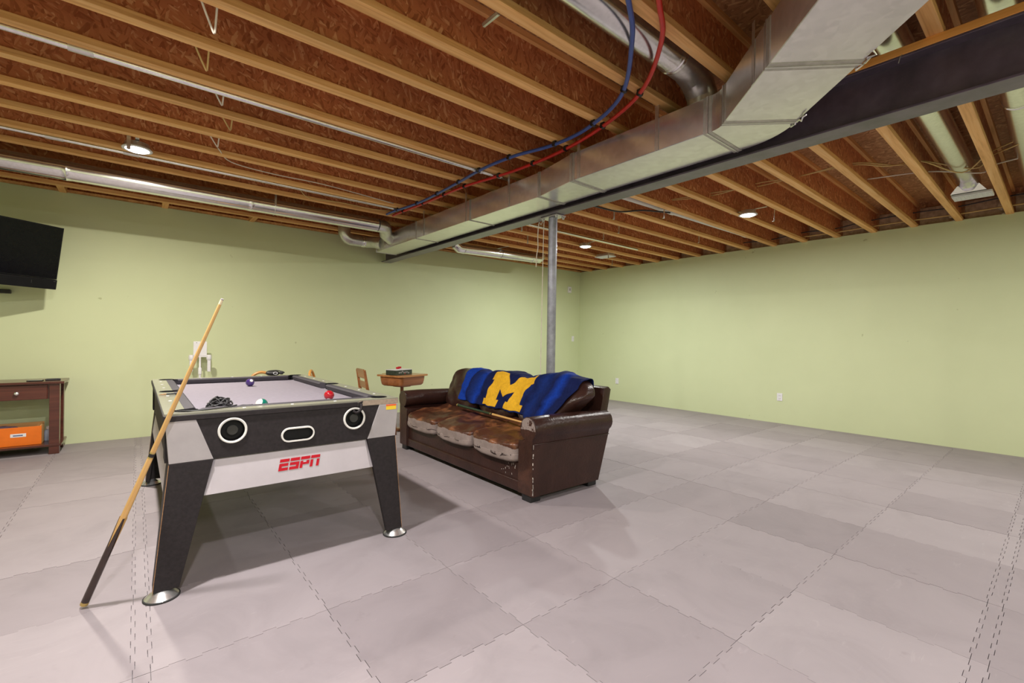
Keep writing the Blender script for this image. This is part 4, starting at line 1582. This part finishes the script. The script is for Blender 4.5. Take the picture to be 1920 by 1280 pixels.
u0, u1, v0, v1 = .295, .685, .03, .74
NM = 150
b = BM()
vv = {}
for i in range(NM):
    for j in range(NM):
        if inside((i + .5) / NM, (j + .5) / NM):
            q = []
            for a, c in ((i, j), (i + 1, j), (i + 1, j + 1), (i, j + 1)):
                if (a, c) not in vv:
                    x, y = a / NM, c / NM
                    u = u0 + (u1 - u0) * x + .055 * (y - .5) * -0.2
                    vv[(a, c)] = b.verts.new(bpt(u, v0 + (v1 - v0) * y, .0095))
                q.append(vv[(a, c)])
            b.faces.new(q)
lt = wobj('block_letter', b, 'maize', bl, True)
so = lt.modifiers.new('thick', 'SOLIDIFY')
so.thickness = .004
so.offset = -1

cue('pool_cue', 'green and wooden pool cue lying on the sofa seat', (2.575, 4.00, .515), (2.50, 2.66, .505),
    [('bumper', 0, .012, 'brass'), ('butt', .012, .46, plain('cue_green', (.010, .035, .018), .3, 0, .3, 30, coat=.4)), ('joint_collar', .46, .468, 'brass'), ('joint_collar', .468, .485, 'black_plastic'),
     ('shaft', .485, .985, 'cue_wood'), ('ferrule', .985, 1.0, 'cue_white')])

# ------------------------------------------------------------------ school desk, chair and game on it
M['school_wood'] = timber('school_wood', (.24, .085, .028), (.34, .13, .045), (.42, .18, .07), .35, 'X', .7, .25)
M['desk_top'] = timber('desk_top', (.34, .14, .045), (.46, .21, .075), (.54, .27, .10), .3, 'X', .7, .3)
DX, DY = 2.63, 5.38
sk = thing('school_desk', 'old wooden lidded school desk on a single pedestal', 'desk', (DX, DY, 0), math.radians(20))
hw, hd = .30, .22


def rrect(hx, hy, r, n=5):
    out_ = []
    for sx, sy, a0 in ((1, -1, -PI / 2), (1, 1, 0), (-1, 1, PI / 2), (-1, -1, PI)):
        for k in range(n + 1):
            a = a0 + PI / 2 * k / n
            out_.append((sx * (hx - r) + r * math.cos(a), sy * (hy - r) + r * math.sin(a)))
    return out_


b = BM()
rows = []
for hx, hy, z in ((.195, .165, .600), (.212, .180, .615), (.222, .188, .66), (.228, .192, .716)):
    rows.append([b.verts.new((x, y, z + .0)) for x, y in rrect(hx, hy, .05)])
for A, B in zip(rows, rows[1:]):
    for k in range(len(A)):
        b.faces.new((A[k], A[(k + 1) % len(A)], B[(k + 1) % len(A)], B[k]))
b.faces.new(rows[0][::-1])
b.faces.new(rows[-1])
obj('book_box', b, 'school_wood', sk, True, None, 40)
obj('lid', prism(BM(), rrect(.250, .215, .03), 'z', .717, .738, .005, 2), 'desk_top', sk)
obj('pencil_groove', box(BM(), .11, .23, .165, .180, .7375, .7395), 'cue_dark', sk)
obj('hinge', box(BM(), -.12, .06, .232, .243, .722, .742, .002), 'brass', sk)
obj('pedestal', tube(BM(), [(.02, .03, .03), (.02, .03, .605)], .022, 14), 'school_wood', sk, True, None, 40)
obj('pedestal_bracket', box(BM(), -.06, .10, -.05, .11, .575, .602, .008, 2), 'school_wood', sk)
for sx in (-1, 1):
    obj('foot', box(BM(), .02 + (-.02 if sx < 0 else -.02), .06, -.28 if sx < 0 else .05, .0 if sx < 0 else .31, 0.001, .035, .008, 2), 'school_wood', sk)

gm = thing('game_console', 'dark boxed game console with white top and two red knobs on the desk', 'game', (DX - .07, DY - .04, .7385), math.radians(22))
M['game_green'] = plain('game_green', (.030, .045, .032), .4, 0, .5, 45)
obj('case', box(BM(), -.145, .145, -.085, .085, .0005, .060, .004, 2), 'game_green', gm)
obj('top_panel', box(BM(), -.147, .147, -.087, .087, .060, .066, .002), 'white_plastic', gm)
for x, y in ((-.035, -.01), (.055, .045)):
    kn = obj('knob_base', box(BM(), x - .022, x + .022, y - .018, y + .018, .066, .072, .002), 'ring_white', gm)
    obj('knob', box(BM(), x - .019, x + .019, y - .015, y + .015, .072, .096, .004, 2), 'logo_red', kn)
random.seed(11)
for k in range(7):
    x = -.09 + k * .028
    z = random.uniform(.018, .045)
    obj('case_mark', tube(BM(), [(x + .008 * math.cos(q * PI / 4), -.0862, z + .008 * math.sin(q * PI / 4)) for q in range(8)], .0016, 5, closed=True), 'white_plastic', gm)
obj('case_mark', box(BM(), .005, .02, -.0862, -.0850, .012, .022), 'logo_red', gm)

sc = thing('school_chair', 'small wooden school chair with a slotted back beside the desk', 'chair', (2.335, 5.44, 0), math.radians(84))
for sx in (-1, 1):
    obj('back_post', prism(BM(), [(.155, .0), (.19, .0), (.175, .42), (.235, .80), (.21, .81), (.14, .44)], 'x', sx * .165 - .011, sx * .165 + .011, .003), 'school_wood', sc)
    obj('front_leg', tube(BM(), [(sx * .16, -.17, 0), (sx * .15, -.15, .425)], [.014, .017], 8), 'school_wood', sc, True)
obj('seat', prism(BM(), rrect(.185, .19, .05), 'z', .425, .445, .005, 2), 'school_wood', sc)
obj('back_rail', prism(BM(), [(.213, .705), (.235, .815), (.222, .817), (.198, .705)], 'x', -.156, .156, .003), 'school_wood', sc)
obj('back_rail', prism(BM(), [(.190, .585), (.205, .665), (.192, .667), (.175, .585)], 'x', -.156, .156, .003), 'school_wood', sc)

# ------------------------------------------------------------------ console table and the things on it
M['cherry'] = timber('cherry', (.050, .012, .008), (.085, .022, .014), (.13, .036, .022), .28, 'X', .6, .3)
CT = thing('console_table', 'dark cherry console table with drawer and low shelf', 'table', (-1.15, 6.54, 0))
cx0, cx1, cy0, cy1 = -1.76, -.585, 6.345, 6.745
wobj('tabletop', box(BM(), cx0 - .03, cx1 + .035, cy0 - .025, cy1 + .025, .695, .718, .003, 2), 'cherry', CT)
wobj('apron', box(BM(), cx0 + .04, cx1 - .02, cy0 + .02, cy1 - .01, .545, .695), 'cherry', CT)
for x in (cx0 + .035, cx1 - .035):
    for y in (cy0 + .035, cy1 - .035):
        wobj('leg', box(BM(), x - .037, x + .037, y - .037, y + .037, .001, .695, .003, 2), 'cherry', CT)
dw = wobj('drawer', box(BM(), cx1 - .085 - .50, cx1 - .085, cy0 + .005, cy0 + .03, .545, .685, .006, 2), 'cherry', CT)
wobj('knob', lathe(BM(), [(.008, cy0 + .006), (.008, cy0 - .006), (.017, cy0 - .012), (.019, cy0 - .020), (.010, cy0 - .027)], 16, (-.876, 0, .612), 'y'), 'chrome', dw, True)
dw2 = wobj('drawer', box(BM(), cx0 + .085, cx1 - .60, cy0 + .005, cy0 + .03, .545, .685, .006, 2), 'cherry', CT)
wobj('knob', lathe(BM(), [(.008, cy0 + .006), (.008, cy0 - .006), (.017, cy0 - .012), (.019, cy0 - .020), (.010, cy0 - .027)], 16, (-1.47, 0, .612), 'y'), 'chrome', dw2, True)
wobj('shelf', box(BM(), cx0 - .015, cx1 + .02, cy0 - .01, cy1 + .01, .078, .098, .003, 2), 'cherry', CT)

M['orange_paint'] = plain('orange_paint', (.80, .17, .006), .5, 0, .06, 12)
M['raw_ply'] = timber('raw_ply', (.40, .19, .06), (.56, .30, .11), (.62, .36, .15), .6, 'X', .7)
ob = thing('orange_crate', 'open orange wooden crate with a white label on the shelf', 'crate', (-.97, 6.50, .0985))
ox0, ox1, oy0, oy1, oz = -.265, .255, -.085, .10, .178
obj('front_board', box(BM(), ox0, ox1, oy0, oy0 + .014, 0.0005, oz, .002), 'orange_paint', ob)
obj('back_board', box(BM(), ox0, ox1, oy1 - .014, oy1, 0.0005, oz + .02, .002), 'raw_ply', ob)
for x in (ox0 + .007, ox1 - .007):
    obj('end_board', box(BM(), x - .007, x + .007, oy0 + .014, oy1 - .014, 0.0005, oz + .008, .002), 'raw_ply', ob)
obj('bottom_board', box(BM(), ox0 + .014, ox1 - .014, oy0 + .014, oy1 - .014, 0.0005, .012), 'raw_ply', ob)
lb = obj('label', box(BM(), .045, .15, oy0 - .0015, oy0, .085, .118), 'white_plastic', ob)
M['ink'] = plain('ink', (.12, .15, .30), .7)
obj('print', box(BM(), .062, .128, oy0 - .0020, oy0 - .0014, .094, .106, 0), 'ink', lb)
M['purple_cloth'] = plain('purple_cloth', (.09, .055, .085), .7, 0, .4, 30, .4)
b = pillow(BM(), .30, .13, .12, 12, 2.6, lambda p: p * (1 + .12 * noise.noise(p * 30)))
o = obj('fabric_bag', b, 'purple_cloth', None, True)
o.location = (-1.02, 6.508, .225)
tag(o, 'dark purple shiny bag lying in the orange crate', 'bag')
sb = thing('spray_bottle', 'white and blue bottle standing on the shelf beside the crate', 'bottle', (-.69, 6.60, .0985))
M['pale_blue'] = plain('pale_blue', (.45, .56, .75), .35)
obj('body', lathe(BM(), [(.028, .0005), (.030, .008), (.030, .085), (.022, .105), (.012, .112)], 18), 'pale_blue', sb, True, None, 50)
obj('cap', lathe(BM(), [(.014, .112), (.014, .140), (.010, .145)], 14), 'white_plastic', sb, True, None, 50)
obj('trigger', box(BM(), -.008, .008, -.035, .0, .12, .14, .003), 'white_plastic', sb)
rc = thing('remote_control', 'black remote control lying near the right table end', 'remote', (-.645, 6.47, .7185), math.radians(12))
obj('body', box(BM(), -.055, .055, -.018, .018, .0005, .016, .004, 2), 'black_plastic', rc)
obj('keypad', box(BM(), -.045, .045, -.012, .012, .016, .018, .001), 'black_rubber', rc)
ph = thing('tablet', 'slim grey tablet lying left of the remote control', 'tablet', (-.765, 6.44, .7185), math.radians(-6))
obj('body', box(BM(), -.055, .055, -.035, .035, .0005, .009, .003, 2), 'black_plastic', ph)
obj('screen', box(BM(), -.050, .050, -.031, .031, .009, .0098), plain('grey_glass', (.20, .22, .28), .15), ph)

# ------------------------------------------------------------------ television on a swivel arm
TR, BR = Vector((-.570, 6.400, 2.243)), Vector((-.636, 6.482, 1.630))
ax = Vector((-.82, -.57, .0)).normalized()
dn_ = (BR - TR)
tv_h = dn_.length
dn_ = dn_.normalized()
ax = (ax - dn_ * ax.dot(dn_)).normalized()
nrm = ax.cross(dn_).normalized()
if nrm.y > 0:
    nrm = -nrm
tv = thing('television', 'black flat television tilted on a wall bracket', 'television', TR)
tv.matrix_world = Matrix(((ax.x, dn_.x, nrm.x, TR.x), (ax.y, dn_.y, nrm.y, TR.y), (ax.z, dn_.z, nrm.z, TR.z), (0, 0, 0, 1)))
M['screen'] = plain('screen', (.004, .004, .005), .12)
M['bezel'] = plain('bezel', (.008, .008, .009), .3)
for q in ('screen', 'bezel'):
    M[q].node_tree.nodes['Principled BSDF'].inputs['Specular IOR Level'].default_value = .15
wt = 1.10
det = Matrix(((ax.x, dn_.x, nrm.x), (ax.y, dn_.y, nrm.y), (ax.z, dn_.z, nrm.z))).determinant()
zs = 1 if det > 0 else 1
obj('cabinet', box(BM(), 0, wt, 0, tv_h - .105, -.055, -.004, .006, 2), 'bezel', tv)
obj('bezel', box(BM(), 0, wt, 0, tv_h - .102, -.004, .0, .0015, 1), 'bezel', tv)
obj('screen', box(BM(), .012, wt - .012, .012, tv_h - .112, .0, .0012), 'screen', tv)
sbr = obj('speaker_bar', box(BM(), 0, wt, tv_h - .100, tv_h, -.06, .012, .008, 2), 'bezel', tv)
obj('badge', box(BM(), .012, .032, tv_h - .085, tv_h - .079, .012, .0128), 'knob_grey', sbr)
obj('indicator', box(BM(), .200, .203, tv_h - .075, tv_h - .045, .012, .0128), 'knob_grey', sbr)
bpy.context.view_layer.update()
inv = tv.matrix_world.inverted()


def tv_part(name, bm):
    bm.transform(inv)
    return obj(name, bm, 'black_plastic', tv, True, None, 40)


hub = tv.matrix_world @ Vector((.50, .30, -.055))
bk = hub + Vector((-.10, .14, -.02))
tv_part('bracket_arm', tube(BM(), [hub, bk], .022, 10))
tv_part('swing_arm', tube(BM(), [bk, Vector((bk.x + .06, 6.74, bk.z)), Vector((bk.x + .06, 6.80, bk.z))], .02, 10))
tv_part('pivot', tube(BM(), [bk - Vector((0, 0, .06)), bk + Vector((0, 0, .06))], .03, 12))
tv_part('wall_plate', box(BM(), bk.x - .04, bk.x + .16, 6.795, 6.818, bk.z - .22, bk.z + .22, .004))
cb = obj('cable_box', box(BM(), -1.10, -.985, 6.76, 6.815, 1.585, 1.625, .006, 2), 'black_plastic')
tag(cb, 'small black box on the wall below the television', 'box')


# ------------------------------------------------------------------ wall plates
def outlet(lab, loc, face):
    t = thing('wall_outlet', lab, 'outlet', loc)
    if face == 'x':
        t.rotation_euler = (0, 0, -PI / 2)
    obj('plate', box(BM(), -.038, .038, -.006, .0, -.058, .058, .003, 2), 'white_plastic', t)
    for z in (-.022, .022):
        s_ = obj('socket', box(BM(), -.016, .016, -.0085, -.005, z - .014, z + .014, .003, 2), 'white_plastic', t)
        for x in (-.006, .006):
            obj('slot', box(BM(), x - .0012, x + .0012, -.0088, -.0080, z - .004, z + .006), 'black_plastic', s_)
    return t


outlet('white outlet on the right wall nearest the camera', (X1 - .0005, 2.745, .397), 'x')
outlet('white outlet low on the right wall near the sofa back', (X1 - .0005, 5.77, .397), 'x')
t = thing('thermostat', 'small white sensor box high on the back wall by the corner', 'sensor', (7.18, Y1 - .0005, 2.29))
obj('case', box(BM(), -.045, .045, -.03, .0, -.065, .065, .006, 2), 'white_plastic', t)
obj('window', box(BM(), -.02, .012, -.0315, -.029, -.02, .03, .002), 'table_grey', t)
t = thing('light_switch', 'white light switch plate at mid height beside the corner', 'switch', (7.32, Y1 - .0005, 1.24))
obj('plate', box(BM(), -.036, .036, -.006, .0, -.058, .058, .003, 2), 'white_plastic', t)
obj('toggle', box(BM(), -.006, .006, -.018, -.005, -.012, .010, .002), 'white_plastic', t)
